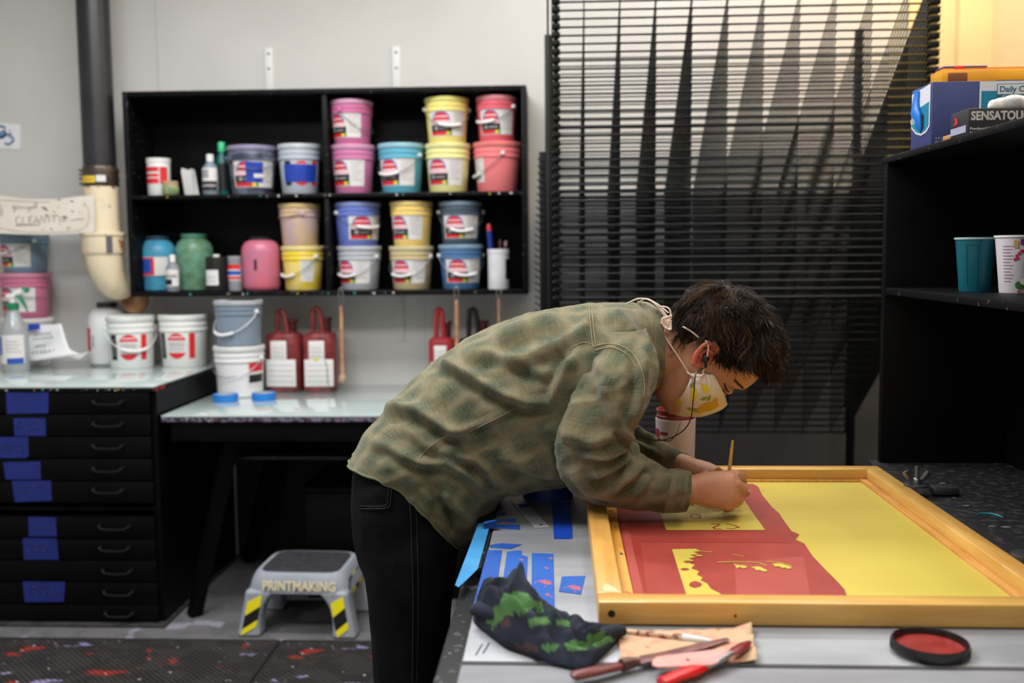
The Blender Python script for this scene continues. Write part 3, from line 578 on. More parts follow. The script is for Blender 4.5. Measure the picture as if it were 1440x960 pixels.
MB().tube([(.04*s, 0, .284*s), (.058*s, 0, .284*s)], [.013*s, .008*s], n=8).build('nozzle', mgn, h)
# curled paper note
g0 = AY(78, 512, 3.93); yb = 3.95
t = root('paper_note', (g0.x, yb, ZC), 'curled handwritten white paper note with blue tape on the glass counter', 'paper')
Pn = lambda x, y, d=0: AY(x, y, yb+d)-Vector((g0.x, yb, ZC))
top = [(42, 461, 0), (60, 459, .01), (78, 456, .02), (89, 455, .03), (97, 490, .02), (112, 500, 0)]
rows = []
L = [(38, 460), (37, 478), (37, 495), (39, 508.5)]; Rr = [(86, 455), (92, 476), (98, 492), (114, 498)]
mm = MB(); rws = []
for i in range(9):
    v = i/8*3; k = min(int(v), 2); f = v-k; row = []
    for j in range(13):
        u = j/12; x = lerp(lerp(L[k][0], L[k+1][0], f), lerp(Rr[k][0], Rr[k+1][0], f), u); y = lerp(lerp(L[k][1], L[k+1][1], f), lerp(Rr[k][1], Rr[k+1][1], f), u)
        p = Pn(x, y, .02*math.sin(u*3+v)+.04*(1-v/3)); p.z = max(p.z, .0008+.0005*i); row.append(tuple(p))
    rws.append(row)
mm.rings(rws, False, False, closed=False)
o_ = mm.build('sheet', mat('paper_white', (222, 224, 226), .7), t); md = o_.modifiers.new('s', 'SOLIDIFY'); md.thickness = .0008
mm = MB(); mm.poly([Pn(39, 456, .035), Pn(56, 455, .035), Pn(56, 463, .03), (Pn(40, 465, .03))], .001, nrm=(0, -1, 0)); mm.build('tape', M_tape, t)
mm = MB()
for (x0, y0, n, st) in [(48, 472, 5, 5), (46, 478, 6, 5), (50, 488, 3, 5), (44, 497, 6, 6)]:
    for k in range(n):
        p = [(x0+k*st, y0-k*.6), (x0+k*st+2, y0-3-k*.6), (x0+k*st+3, y0+1-k*.6)]; mm.tube([tuple(Pn(a, b, .0)) for a, b in p], .0018, n=4)
mm.build('handwriting', mat('ink_black', (30, 30, 34)), t)
MB().poly([Pn(112, 505), Pn(126, 494, .1), Pn(118, 496, .12), Pn(98, 502, .1)], .0006, nrm=(0, 0, 1)).build('loose_corner', mat('paper_white', (222, 224, 226), .7), t)

# ================================================================== ITEMS ON THE BACK TABLE
pz_ = AY(338, 487, 3.90).z
bucket(303, 374, 483, 556, ZT, 3.86, (226, 226, 226), 'plain white bucket with a wire handle on the glass table, under the grey-blue one', H=pz_-ZT, lidc=(230, 230, 230), art='side', A=1.15, handle=(-.25, .35, False), flare=.93)
bucket(303, 371, 421, 485, pz_, 3.86, (98, 116, 136), 'grey-blue bucket with frosted lid stacked on the white one', lidc=(176, 180, 188), art=None, handle=(-.45, .5, True, 1), flare=.95)
def ring(px0, px1, y, lab, lidlike=False):
    a = AZ(px0, y, ZT); b = AZ(px1, y, ZT); r = (b.x-a.x)/2; t = root('tape_roll', ((a.x+b.x)/2, a.y+r*.9, ZT), lab, 'tape')
    MB().lathe([(r*.72, .001), (r, .001), (r, .028), (r*.72, .028), (r*.72, .001)], n=36, cap0=False, cap1=False).build('roll', mat('tape_bright_blue', (28, 120, 204), .5), t)
    MB().lathe([(r*.66, .0005), (r*.72, .0005), (r*.72, .0275), (r*.66, .0275), (r*.66, .0005)], n=36, cap0=False, cap1=False).build('core', mat('core_card', (180, 176, 170), .8), t)
ring(295.5, 329.5, 566, 'roll of bright blue tape lying left of the white bucket foot'); ring(350, 383, 564, 'roll of bright blue tape lying right of the white bucket foot')
# ink jugs with loop handles
m_jug = mat('jug_oxblood', (140, 56, 56), .35, c2=(96, 34, 38), scale=22, coat=.2)
def inkjug(px0, px1, ytop, yhandle, ybot, lab, label=True, white=False, m=m_jug, Yd=4.02):
    a = AY(px0, ybot, Yd); b = AY(px1, ybot, Yd); r = (b.x-a.x)/2; t = root('ink_jug', ((a.x+b.x)/2, Yd+r*.8, ZT), lab, 'jug', rz=R(rnd.uniform(-6, 6)))
    h = AY(px0, ytop, Yd+r*.8).z-ZT; hh = AY(px0, yhandle, Yd+r*.8).z-ZT
    p = []
    def rr(sx, sy, z, n=32, e=3.2):
        out = []
        for j in range(n):
            q = 2*PI*j/n; c, s_ = math.cos(q), math.sin(q); k = (abs(c)**e+abs(s_)**e)**(-1/e); out.append((c*k*sx, s_*k*sy, z))
        return out
    MB().rings([rr(r*.9, r*.72, 0), rr(r, r*.8, .008), rr(r, r*.8, h*.45), rr(r*.99, r*.79, h*.90), rr(r*.93, r*.72, h*.965), rr(r*.7, r*.55, h*.99), rr(r*.3, r*.3, h*1.0)]).build('body', m, t)
    hm = lerp(h, hh, .55); MB().lathe([(r*.24, h*.98), (r*.24, hm*.96), (r*.32, hm*.965), (r*.32, hm), (r*.28, hm*1.01)], c=(r*.42, .01, 0), n=18).build('neck', mat('jug_neck_dark', (64, 20, 24), .35), t)
    MB().tube([(-r*.42, 0, h*.97), (-r*.40, 0, lerp(h, hh, .6)), (-r*.34, 0, hh*.985), (-r*.2, 0, hh*.995), (-r*.04, 0, hh*.98), (r*.06, 0, lerp(h, hh, .6)), (r*.16, 0, h*.97)], [.011, .010, .011, .012, .011, .010, .012], n=10).build('handle', m, t)
    if label:
        yv = -r*.8-.0015
        mm = MB(); mm.mi = 0; mm.cbox(-r*.82, r*.86, yv-.0006, yv+.004, h*.10, h*.55, .001); mm.cbox(-r*.55, r*.35, yv-.0006, yv+.004, h*.54, h*.86, .001)
        for k in range(4): mm.cbox(-r*.7, r*.72, yv-.001, yv-.0002, h*(.18+.09*k), h*(.19+.09*k), .0002, 7)
        for k in range(3): mm.cbox(-r*.48, r*.2, yv-.001, yv-.0002, h*(.60+.07*k), h*(.61+.07*k), .0002, 7)
        if px0 == 423.5: mm.tube([(r*.38, yv-.001, h*.54), (r*.5, yv-.001, h*.42), (r*.52, yv-.001, h*.12)], .0016, n=4, mi=2); mm.cbox(-r*.25, r*.02, yv-.0016, yv-.0008, h*.53, h*.58, .0003, 5)
        mm.build('label', LM, t)
    return t
inkjug(372, 422, 466, 437, 545, 'oxblood ink jug with white label, nearer the stacked buckets')
inkjug(423.5, 471, 466, 433, 545, 'oxblood ink jug with a black scratch on its label, beside the hanging handle')
inkjug(602, 640, 474, 434, 552, 'red and white ink jug right behind the bent back', m=mat('jug_red', (150, 40, 46), .35))
inkjug(644, 694, 474, 434, 552, 'dark ink jug half hidden by the bent back', label=False, m=mat('jug_dark', (52, 26, 30), .35, c2=(30, 30, 36), scale=14), Yd=4.05)

# ================================================================== STEP STOOL
g1 = AZ(334, 893, 0); g2 = AZ(507, 897, 0)
YSt = (g1.y+g2.y)/2; W2 = (g2.x-g1.x)/2; cxs = (g1.x+g2.x)/2
t = root('step_stool', (cxs, YSt+.15, 0), 'light grey step stool lettered PRINTMAKING with hazard tape legs', 'stool', rz=R(-2)); hS = AY(420, 806, YSt+.02).z
m_st = mat('stool_grey_plastic', (156, 162, 172), .45, c2=(146, 152, 164), scale=10)
wt = (AY(490, 806, YSt).x-AY(362, 806, YSt).x)/2
def sq(sx, sy, z, e=5, n=40):
    out = []
    for j in range(n):
        q = 2*PI*(j+.5)/n; c, s_ = math.cos(q), math.sin(q); k = (abs(c)**e+abs(s_)**e)**(-1/e); out.append((c*k*sx, s_*k*sy, z))
    return out
D2 = .15
MB().rings([sq(wt*1.16, D2*1.02, hS*.70, 6), sq(wt*1.10, D2*.98, hS*.86, 6), sq(wt*1.03, D2*.94, hS*.96, 6), sq(wt*.98, D2*.9, hS, 6), sq(wt*.9, D2*.80, hS, 6)]).build('body', m_st, t)
MB().rings([sq(wt*.88, D2*.78, hS-.001, 8), sq(wt*.87, D2*.77, hS+.004, 8)]).build('rubber_pad', mat('rubber_black', (36, 36, 40), .7, c2=(58, 58, 62), scale=60), t)
for sx in (-1, 1):
    for sy in (-1, 1):
        mm = MB(); rs = []
        for i in range(7):
            s = i/6; z = hS*.74*(1-s); xo = lerp(wt*1.14, W2*.97, s**1.2); xi = xo-lerp(.062, .085, s**2)+(.05*(1-s)**4)*-1; yo = lerp(D2*1.02, D2*1.12, s); yi = yo-.075
            rs.append([(sx*xo, sy*yo, z), (sx*xi, sy*yo, z), (sx*xi, sy*yi, z), (sx*xo, sy*yi, z)])
        mm.rings(rs); lg = mm.build('leg', m_st, t); bv = lg.modifiers.new('b', 'BEVEL'); bv.width = .012; bv.segments = 3; bv.limit_method = 'NONE'
        mm = MB(); mm.mi = 0; y = sy*(D2*1.07+.004)
        nst = 5
        for k in range(nst):
            z0_, z1_ = hS*.10+hS*.54*k/nst, hS*.10+hS*.54*(k+1)/nst
            def X(z, f): s = 1-z/(hS*.74); xo = lerp(wt*1.14, W2*.97, s**1.2)-.016; xi = xo-.048; return sx*lerp(xi, xo, f)
            Yq = lambda z: sy*(lerp(D2*1.12, D2*1.02, z/(hS*.74))+.0015)
            sl = .034*sx
            ps = [(0, z0_-sl*.5), (1, z0_+sl*.5), (1, z1_+sl*.5), (0, z1_-sl*.5)]
            q = [(X(min(zv, hS*.68), f), Yq(max(hS*.03, min(zv, hS*.68))), max(hS*.03, min(zv, hS*.68))) for f, zv in ps]
            mm.poly(q, .001, mi=1 if k % 3 in (0,) or k == nst-1 else 0, nrm=(0, sy, 0))
        mm.build('hazard_tape', [mat('hazard_black', (16, 16, 16), .5), mat('hazard_yellow', (236, 222, 20), .5)], t)
    mm = MB()      # tape on the side faces
    for k in range(6):
        y0_, y1_ = -D2*.9+.30*k/6, -D2*.9+.30*(k+1)/6
        mm.poly([(sx*(wt*1.145), y0_, hS*.62), (sx*(wt*1.145), y1_, hS*.62), (sx*(wt*1.09), y1_+.04, hS*.88), (sx*(wt*1.09), y0_+.04, hS*.88)], .001, mi=k % 2, nrm=(sx, 0, .2))
    mm.build('hazard_tape', [mat('hazard_black', (16, 16, 16), .5), mat('hazard_yellow', (236, 222, 20), .5)], t)
text_mesh('lettering', 'PRINTMAKING', .046, mat('letter_cream', (226, 216, 176), .6), t, (-.118, -D2*1.01-.007, hS*.765), (R(90-6), 0, 0), ext=.001, bold=.0012, sx=.86)

# ================================================================== RUBBER MATS
M_rub = spl('rubber_mat_paint', (40, 37, 37), [((52, 48, 47), 9, .5), ((140, 44, 30), 7, .64), ((140, 132, 172), 6, .66), ((196, 190, 200), 34, .70)], .7, stretch=(1, 1.6, 1))
def rubmat(x0, x1, y0, y1, lab):
    t = root('rubber_mat', ((x0+x1)/2, (y0+y1)/2, 0), lab, 'mat', 'perforated rubber floor mats')
    mm = MB(); cx, cy = (x0+x1)/2, (y0+y1)/2; st = .021
    a, b = (x1-x0)/2, (y1-y0)/2; mm.box(-a, a, -b, b, .0005, .005); 
    for (u0, u1, v0, v1) in ((-a, a, -b, -b+.012), (-a, a, b-.012, b), (-a, -a+.012, -b+.012, b-.012), (a-.012, a, -b+.012, b-.012)): mm.box(u0, u1, v0, v1, .005, .013)
    mm.build('mat_base', mat('rubber_dark', (22, 20, 20), .8), t)
    mm = MB(); y = -b+.014; k = 0; w = .0042
    c = -(a+b)+st
    while c < a+b:
        for sg in (1, -1):      # diagonal ribs x = c +/- y clipped to the mat
            lo = max(-b+.008, (-a+.006-c) if sg > 0 else (c-a+.006)); hi = min(b-.008, (a-.006-c) if sg > 0 else (c+a-.006))
            if hi-lo > .01:
                p = [(c+sg*lo-w, lo), (c+sg*lo+w, lo), (c+sg*hi+w, hi), (c+sg*hi-w, hi)]
                mm.add([(q[0], q[1], .0125 if sg > 0 else .0121) for q in p]+[(q[0], q[1], .004) for q in p], [(0, 1, 2, 3), (0, 4, 5, 1), (1, 5, 6, 2), (2, 6, 7, 3), (3, 7, 4, 0)])
        c += st
    mm.build('mat_grid', M_rub, t, smooth=False)
ym = AZ(260, 903, 0).y; xj = AZ(395, 905, 0).x
rubmat(xj-1.0, xj-.003, ym-.8, ym, 'perforated rubber mat with red and lavender paint in front of the cabinets')
rubmat(xj+.003, xj+.9, ym-.8, ym, 'perforated rubber mat by the feet of the person')
# ================================================================== DRYING RACK
YR = 3.15; DR = .80; TILT = R(36); DS = .98
xr0 = AY(771, 250, YR).x; xr1 = AY(1312, 60, YR).x
PI_ = 11.25/ (FPX/YR)     # shelf pitch
z_top = AY(900, -12, YR).z
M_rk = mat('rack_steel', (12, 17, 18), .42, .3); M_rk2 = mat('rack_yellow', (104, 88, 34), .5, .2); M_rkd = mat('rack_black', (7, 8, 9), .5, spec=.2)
t = root('drying_rack', ((xr0+xr1)/2, YR, 0), 'tall black wire drying rack with many closely spaced shelves', 'rack'); o = Vector(t.location)
a0, a1 = xr0-o.x, xr1-o.x
base = None; NS = 38
for i in range(NS):
    z = z_top-i*PI_
    if z < .12: break
    if base is None:
        mm = MB(); 
        mm.box(a0+.012, a1-.13, 0, .005, -.0018, .0018); mm.box(a1-.13, a1-.012, 0, .005, -.0018, .0018, mi=1); mm.box(a0+.012, a1-.012, DS-.006, DS, -.003, .003)  # yellow right end of the front bar: warm light put into its colour
        for fq in (.27, .52, .77): mm.box(a0+.012, a1-.012, DS*fq, DS*fq+.0035, -.0022, .0010)
        for k in range(11):
            x = AY(822+k*50, 250, YR).x-o.x
            if x < a1-.03: mm.box(x-.0015, x+.0015, .006, DS-.006, -.0022, .0022)
        mm.box(a0+.012, a0+.016, .006, DS-.006, -.003, .003)
        mm.box(a1-.018, a1-.012, .006, DS-.006, -.006, .006)
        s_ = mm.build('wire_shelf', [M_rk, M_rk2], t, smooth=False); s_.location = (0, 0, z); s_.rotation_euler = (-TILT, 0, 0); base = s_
        bb = MB().cbox(-.010, .013, -.012, .012, -.0085, .0075, .002).build('hinge_block', M_rkd, t); bb.location = (a0+.026, -.004, z)
        br = MB().cbox(-.016, .014, -.014, .014, -.009, .0065, .003).build('hinge_block', M_rkd, t); br.location = (a1+.001, -.004, z)
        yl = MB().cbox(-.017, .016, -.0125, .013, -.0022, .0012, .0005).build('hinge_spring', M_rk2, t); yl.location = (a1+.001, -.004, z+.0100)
    else:
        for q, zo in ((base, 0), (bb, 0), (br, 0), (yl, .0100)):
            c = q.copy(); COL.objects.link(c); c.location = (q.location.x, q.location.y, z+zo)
def post(x, y, w_=.012, m=M_rkd, z1=None): return MB().cbox(x-w_, x+w_, y-w_, y+w_, 0, z1 or z_top+.05, .002).build('post', m, t)
post(a0+.001, .004, .0035, M_rk); post(a0-.006, DR+.03, .014); post(a1+.02, DR+.03, .014); post(a1-.006, .024, .008)
post(a0+.026, .03, .008)
MB().cbox(a0-.02, a1+.035, DR+.015, DR+.05, .10, .16, .003).build('base_rail', M_rkd, t)
MB().cbox(a0-.004, a1+.004, .02, .05, .06, .10, .003).build('base_rail', M_rkd, t)
# lowered rear spring hooks seen beyond the left edge
zs = AY(757, 225, YR+.5).z
mm = MB()
for k in range(34):
    z = zs-k*PI_*.98; x = AY(760-min(5, k*.4), 300, YR+.5).x-o.x
    mm.tube([(x+.02, .5, z-.006), (x, .5, z-.003), (x-.008, .5, z+.006)], .003, n=5)
mm.build('spring_hooks', M_rk, t)
MB().cbox(AY(760, 300, YR+.5).x-o.x-.004, AY(766, 300, YR+.5).x-o.x+.004, .5, .52, .1, zs+.03, .002).build('side_bar', M_rkd, t)
mm = MB(); mm.cbox(a0-.004, a0+.01, 0, .012, .0, .08, .001)
for x in (a0+.03, a1-.03):
    for y in (.04, DR+.03): pass

# ================================================================== NEAR WORK TABLE
ZN = .87
XA = AZ(650, 925, ZN).x; YN0 = .55; YN1 = 2.10
M_al = mat('aluminium_board', (158, 160, 165), .4, .25, c2=(140, 143, 148), scale=6, stretch=(1, 4, 1))
M_al2 = mat('aluminium_board_front', (166, 168, 173), .4, .25, c2=(148, 150, 156), scale=6, stretch=(1, 4, 1))
t = root('printing_table', (.6, 1.4, 0), 'large black-framed printing table with grey metal boards', 'table'); o = Vector(t.location)
def nt_(name, x0, x1, y0, y1, z0, z1, m, c=.003, lab=None): return tag(MB().cbox(x0-o.x, x1-o.x, y0-o.y, y1-o.y, z0-o.z, z1-o.z, c).build(name, m, t), lab)
yg = AZ(1100, 936, ZN).y
xe = AZ(632, 860, ZN).x
nt_('board', XA, 1.6, yg+.006, YN1-.05, ZN-.012, ZN, M_al); nt_('board', XA, 1.6, YN0, yg-.004, ZN-.012, ZN, M_al2)
M_rim = spl('table_rim_black', (22, 22, 24), [((66, 66, 70), 50, .60), ((96, 100, 104), 90, .66), ((30, 60, 120), 60, .7)], .35)
yst = AZ(660, 805, ZN).y
nt_('frame_rim', xe, 1.6, YN0-.03, YN1, ZN-.05, ZN-.0125, M_rim, .006)
nt_('edge_strip', xe, XA-.002, yst+.02, YN1, ZN-.013, ZN+.002, M_rim, .004)
nt_('groove_bar', XA, 1.6, yg-.0035, yg+.0055, ZN-.012, ZN-.006, mat('groove_rust', (64, 46, 46), .6, c2=(34, 36, 48), scale=30), .0005)
nt_('apron', xe+.02, 1.55, YN0, YN0+.03, ZN-.2, ZN-.051, M_blk); nt_('apron', xe+.01, xe+.04, YN0+.03, YN1-.05, ZN-.25, ZN-.051, M_blk)
nt_('side_panel', xe+.015, xe+.035, yst-.1, yst+.65, .25, ZN-.251, M_blk)
for x in (xe+.05, 1.5):
    for y in (YN0+.06, YN1-.1): nt_('leg', x-.03, x+.03, y-.03, y+.03, 0, ZN-.051, M_blk)
# black felt shelf panel to the right of the boards
nt_('black_deck', .655, 1.6, 1.40, YN1+.02, ZN+.0005, ZN+.014, mat('deck_black', (24, 25, 28), .42, c2=(84, 76, 72), scale=60, lo=.50, hi=.85), .003, 'dusty black deck panel')
ZD = ZN+.014
def flake(px, py, w_, h_, m, parent=t):
    p = AZ(px, py, ZD); pts = []
    for k in range(10): a = 2*PI*k/10; pts.append((p.x-o.x+w_*math.cos(a)*rnd.uniform(.7, 1.1), p.y-o.y+h_*math.sin(a), ZD+.0001))
    return pts
mm = MB(); mm.tube([tuple(AZ(x, y, ZD+.001)-o) for x, y in ((1372, 724.5), (1380, 721.5), (1393, 722), (1402, 724), (1411, 727))], [.0006, .0016, .0018, .0014, .0006], n=5)
mm.build('teal_paint_streak', mat('teal_paint', (30, 130, 150), .4), t)
mm = MB(); [mm.poly(flake(*f, None), .0006) for f in ((1359, 711, .006, .003), (1395, 740, .006, .003), (1415, 741, .008, .004), (1326, 679.5, .006, .003), (1342, 700, .003, .002))]; mm.build('paint_flakes', kind='stuff', parent=t, mats= mat('flake_grey', (120, 122, 126), .5))

# blue tapes on the boards
M_tp = mat('tape_blue_board', (28, 84, 170), .5, c2=(24, 74, 156), scale=60); M_tp2 = spl('tape_blue_red_smear', (32, 88, 172), [((170, 90, 110), 30, .58)], .5); M_tp3 = mat('tape_sky', (44, 128, 186), .5, c2=(60, 140, 190), scale=20)
def tapeq(pts, m, lab, z=ZN, th=.0006, group='strips of blue tape on the metal boards', curl=None):
    P = [AZ(x, y, z) for x, y in pts]; c = sum(P, Vector())/len(P); t = MB()
    t.poly([(p.x-c.x, p.y-c.y, 0) for p in P], th)
    ob = t.build('tape_strip', m, None, smooth=False); ob.location = (c.x, c.y, z+.0003); tag(ob, lab, 'tape', group); return ob
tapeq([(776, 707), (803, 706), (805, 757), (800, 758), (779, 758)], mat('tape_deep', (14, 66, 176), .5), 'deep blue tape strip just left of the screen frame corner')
tapeq([(748, 778), (778, 779), (780, 856), (747, 858)], M_tp2, 'wide blue tape strip with pink smears, right of two narrower strips')
tapeq([(713, 776), (733, 774), (734, 781), (742, 783), (740, 834), (720, 840), (704, 838)], M_tp2, 'torn blue tape strip heavily smeared red, in the middle of three')
tapeq([(686, 774), (706, 774), (697, 838), (666, 862), (664, 858)], M_tp, 'plain blue tape strip at the left edge of the board above the cloth')
o1 = tapeq([(790, 811), (823, 810), (817, 836), (786, 832)], M_tp2, 'small square scrap of blue tape by the frame, one corner lifted')
tapeq([(688, 767), (705, 764), (734, 766), (718, 772), (690, 770)], M_tp, 'thin pointed scrap of blue tape above the long strips')
tapeq([(692, 738.5), (731, 738), (731, 745), (690, 742)], M_tp, 'short horizontal strip of blue tape, lower of two near the steel ruler')
tapeq([(697, 731), (725, 729), (725, 735), (693, 735)], M_tp2, 'short horizontal strip of blue tape with red smear near the steel ruler')
tapeq([(698, 721), (712, 721), (710, 724), (696, 725)], M_tp, 'tiny scrap of blue tape at the board edge nearest the ruler')
tp = tapeq([(673, 736), (690, 735), (672, 800), (660, 812), (645, 826), (640, 823)], M_tp3, 'sky blue tape running along the black edge of the table', z=ZN+.0025)
# steel ruler with a bit of tape
P = [AZ(x, y, ZN+.001) for x, y in ((718, 704), (735, 703), (773, 741), (752, 742))]; c = sum(P, Vector())/4
t = root('steel_ruler', (c.x, c.y, ZN+.0006), 'pale steel ruler lying at an angle on the board', 'ruler')
MB().poly([(p.x-c.x, p.y-c.y, 0) for p in P], .0012).build('blade', mat('ruler_steel', (196, 198, 204), .35, .3), t)
P2 = [AZ(x, y, ZN+.0022) for x, y in ((727, 709), (742, 708), (745, 713), (731, 714))]; MB().poly([(p.x-c.x, p.y-c.y, .0014) for p in P2], .0006).build('tape', M_tp, t)
p = AZ(761, 739, ZN); mm = MB(); mm.lathe([(.0035, .0013), (.0035, .0016)], c=(p.x-c.x, p.y-c.y, 0), n=12); p = AZ(754, 729.5, ZN); mm.cbox(p.x-c.x-.004, p.x-c.x+.003, p.y-c.y-.001, p.y-c.y+.001, .0012, .0016, .0001); mm.build('hole_mark', M_screw, t)
# bunched tape scrap at the edge
p = AZ(688, 745, ZN); mm = MB()
for k in range(5):
    a = rnd.uniform(0, 6); mm.poly([(-.01, -.006, .002+.002*k), (.012, -.004, .003+.003*k), (.010, .008, .006+.002*k), (-.008, .006, .003+.002*k)], .0008, nrm=(math.cos(a)*.3, math.sin(a)*.3, 1))
ob = mm.build('tape_scrap', M_tp, None, smooth=False); ob.location = (p.x, p.y, ZN+.0012); tag(ob, 'crumpled ball of blue tape at the board edge beside the trousers', 'tape')
mm = MB()
for (x, y) in ((669, 921), (679, 919)): 
    a = AZ(x, y, ZN); b = AZ(x+9, y-15, ZN); mm.tube([(a.x-o.x, a.y-o.y, ZN+.0005), (b.x-o.x, b.y-o.y, ZN+.0005)], .0007, n=4)
mm.build('pencil_marks', mat('pencil', (70, 70, 74)), bpy.data.objects['printing_table'])
# big blue tape roll under the chest
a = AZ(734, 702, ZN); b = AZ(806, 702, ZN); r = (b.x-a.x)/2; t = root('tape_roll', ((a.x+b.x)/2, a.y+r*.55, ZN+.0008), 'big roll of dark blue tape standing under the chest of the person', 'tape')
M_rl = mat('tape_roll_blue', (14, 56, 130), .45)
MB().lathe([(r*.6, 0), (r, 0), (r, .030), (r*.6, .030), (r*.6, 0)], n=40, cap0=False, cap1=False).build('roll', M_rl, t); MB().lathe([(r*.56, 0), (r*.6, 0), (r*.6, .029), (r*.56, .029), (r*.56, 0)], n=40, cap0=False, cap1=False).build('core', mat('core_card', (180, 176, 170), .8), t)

# ================================================================== SILK SCREEN
Yf0 = AZ(845, 880, ZN).y; X0 = AZ(841, 880, ZN).x; FH = .030
Yb1 = AZ(1200, 655, ZN+FH).y; X1 = AZ(1236, 656, ZN+FH).x; FW = .033
t = root('silk_screen', ((X0+X1)/2, (Yf0+Yb1)/2, ZN+.001), 'wooden silk screen with red stencil on yellow mesh lying on the table', 'screen'); o = Vector(t.location)
M_wd = mat('frame_wood', (204, 150, 72), .38, c2=(224, 178, 96), scale=5, stretch=(1, 9, 9), bump=.05, bscale=20, coat=.25)
M_wd2 = mat('frame_wood_side', (204, 150, 72), .38, c2=(224, 178, 96), scale=5, stretch=(9, 1, 9), bump=.05, bscale=20, coat=.25)
hx, hy = (X1-X0)/2, (Yb1-Yf0)/2
fr = MB().cbox(-hx, hx, -hy, -hy+FW, 0, FH, .004).build('front_rail', M_wd, t); MB().cbox(-hx, hx, hy-FW, hy, 0, FH, .004).build('back_rail', M_wd, t)
MB().cbox(-hx, -hx+FW, -hy+FW, hy-FW, 0, FH, .004).build('left_rail', M_wd2, t); MB().cbox(hx-FW, hx, -hy+FW, hy-FW, 0, FH, .004).build('right_rail', M_wd2, t)
# dowel hole and nail marks on the front rail
p = AY(860, 865, Yf0); mm = MB(); mm.T = Matrix.Translation((p.x-o.x, -hy-.0006, FH*.5)) @ Matrix.Rotation(PI/2, 4, 'X'); mm.lathe([(.0045, -.0003), (.0045, .0003)], n=16); mm.build('dowel_hole', mat('hole_dark', (30, 18, 10), .8), t)
p = AY(1034, 870, Yf0); mm = MB(); mm.T = Matrix.Translation((p.x-o.x, -hy-.0004, FH*.45)) @ Matrix.Rotation(PI/2, 4, 'X'); mm.lathe([(.002, -.0002), (.002, .0002)], n=10); mm.build('knot', mat('knot_brown', (120, 66, 26), .8), t)
LW = .017
MM = .0065
mm = MB(); M_lg = spl('frame_ledge_tape', (214, 150, 60), [((226, 170, 84), 8, .5), ((196, 84, 44), 60, .64), ((60, 56, 60), 26, .68)], .45, stretch=(1, .5, 1))
mm.cbox(-hx+FW, -hx+FW+LW, -hy+FW, hy-FW, .001, MM+.0045, .001); mm.build('left_ledge', M_lg, t)
M_lg2 = mat('frame_ledge_wood', (214, 158, 84), .45, c2=(196, 132, 56), scale=12, stretch=(9, 1, 9))
mm = MB(); mm.cbox(hx-FW-LW*.8, hx-FW, -hy+FW, hy-FW, .001, MM+.0045, .001); mm.build('right_ledge', M_lg2, t)
mm = MB(); mm.cbox(-hx+FW+LW, hx-FW-LW*.8, hy-FW-.012, hy-FW, .001, MM+.0035, .001); mm.build('back_ledge', M_lg2, t)
M_ms = mat('mesh_yellow', (208, 190, 84), .42, c2=(200, 178, 74), scale=5, bump=.02, bscale=600)
MB().box(-hx+FW, hx-FW, -hy+FW, hy-FW, MM-.001, MM).build('mesh', M_ms, t)
ZMs = ZN+.001+MM
def S_(pts, z): return [tuple(AZ(x, y, ZMs+z)-o) for x, y in pts]
xL = hx-FW
def clipx(pl): return [(max(-hx+FW+LW+.0002, min(hx-FW-.001, p[0])), max(-hy+FW+.0003, min(hy-FW-.013, p[1])), p[2]) for p in pl]
M_red = mat('emulsion_red', (162, 62, 52), .5, c2=(150, 54, 46), scale=16); M_red2 = mat('emulsion_red_light', (172, 78, 68), .5, c2=(166, 70, 62), scale=20); M_redd = mat('emulsion_red_deep', (150, 48, 40), .5)
st = MB()
RED = [(868, 728), (866, 690), (1058, 680), (1066, 684), (1072, 696), (1085, 712), (1096, 722), (1101, 730), (1112, 745), (1118, 758), (1131, 764), (1143, 782), (1163, 803), (1180, 820), (1188, 829), (1193, 845), (884, 850)]
st.poly(clipx(S_(RED, .0001)), .0003)
stn = st.build('stencil', M_red, t, smooth=False)
def lay(name, pts, m, z, th=.00015): return MB().poly(clipx(S_(pts, z)), th).build(name, m, stn, smooth=False)
lay('stencil_band', [(872, 727), (880, 727), (909, 850), (893, 850)], M_red2, .0006)
lay('stencil_band', [(888, 757), (1108, 757), (1114, 763), (900, 762), (911, 838), (906, 838)], M_redd, .0006)
lay('stencil_band', [(1032, 790), (1130, 782), (1140, 838), (1036, 838)], M_red2, .0006)
M_y2 = mat('mesh_yellow_open', (208, 190, 84), .42, c2=(200, 180, 76), scale=6)
lay('stencil_window', [(921, 700), (1043, 698), (1058, 720), (1076, 745), (937, 745)], M_y2, .0009)
rag = [(945, 772), (978, 771.5), (986, 775), (975, 776), (982, 779), (970, 780), (978, 783), (968, 785), (976, 788), (966, 790), (977, 794), (972, 799), (983, 803), (980, 808), (988, 812), (985, 816), (994, 820), (1000, 828), (1012, 834), (1022, 845), (968, 845)]
lay('stencil_window', rag, M_y2, .0009)
def blob(px, py, rx, ry, m, z=.0014, n=12): return lay('paint_mark', [(px+rx*math.cos(2*PI*k/n)*rnd.uniform(.85, 1.1), py+ry*math.sin(2*PI*k/n)*rnd.uniform(.85, 1.1)) for k in range(n)], m, z)
blob(963, 800, 6, 1.8, M_red); blob(977.5, 821.5, 9, 4.5, M_red); blob(968, 789.5, 7, 1.6, M_red); blob(983, 781, 5, 1, M_y2)
def line(pts, m, w_, z=.0014):
    mm = MB(); mm.tube([tuple(AZ(x, y, ZMs+z)-o) for x, y in pts], w_, n=5, flat=.25, up=(0, 0, 1)); return mm.build('paint_mark', m, stn)
line([(1008, 790.3), (1030, 789.5), (1050, 789.5), (1068, 791), (1078, 795)], M_y2, .0011); line([(975, 774), (990, 775), (1002, 776)], M_y2, .001)
line([(1078, 789.5), (1095, 790), (1110, 794), (1113, 797)], M_y2, .001); line([(1030, 779), (1046, 782)], M_y2, .0008)
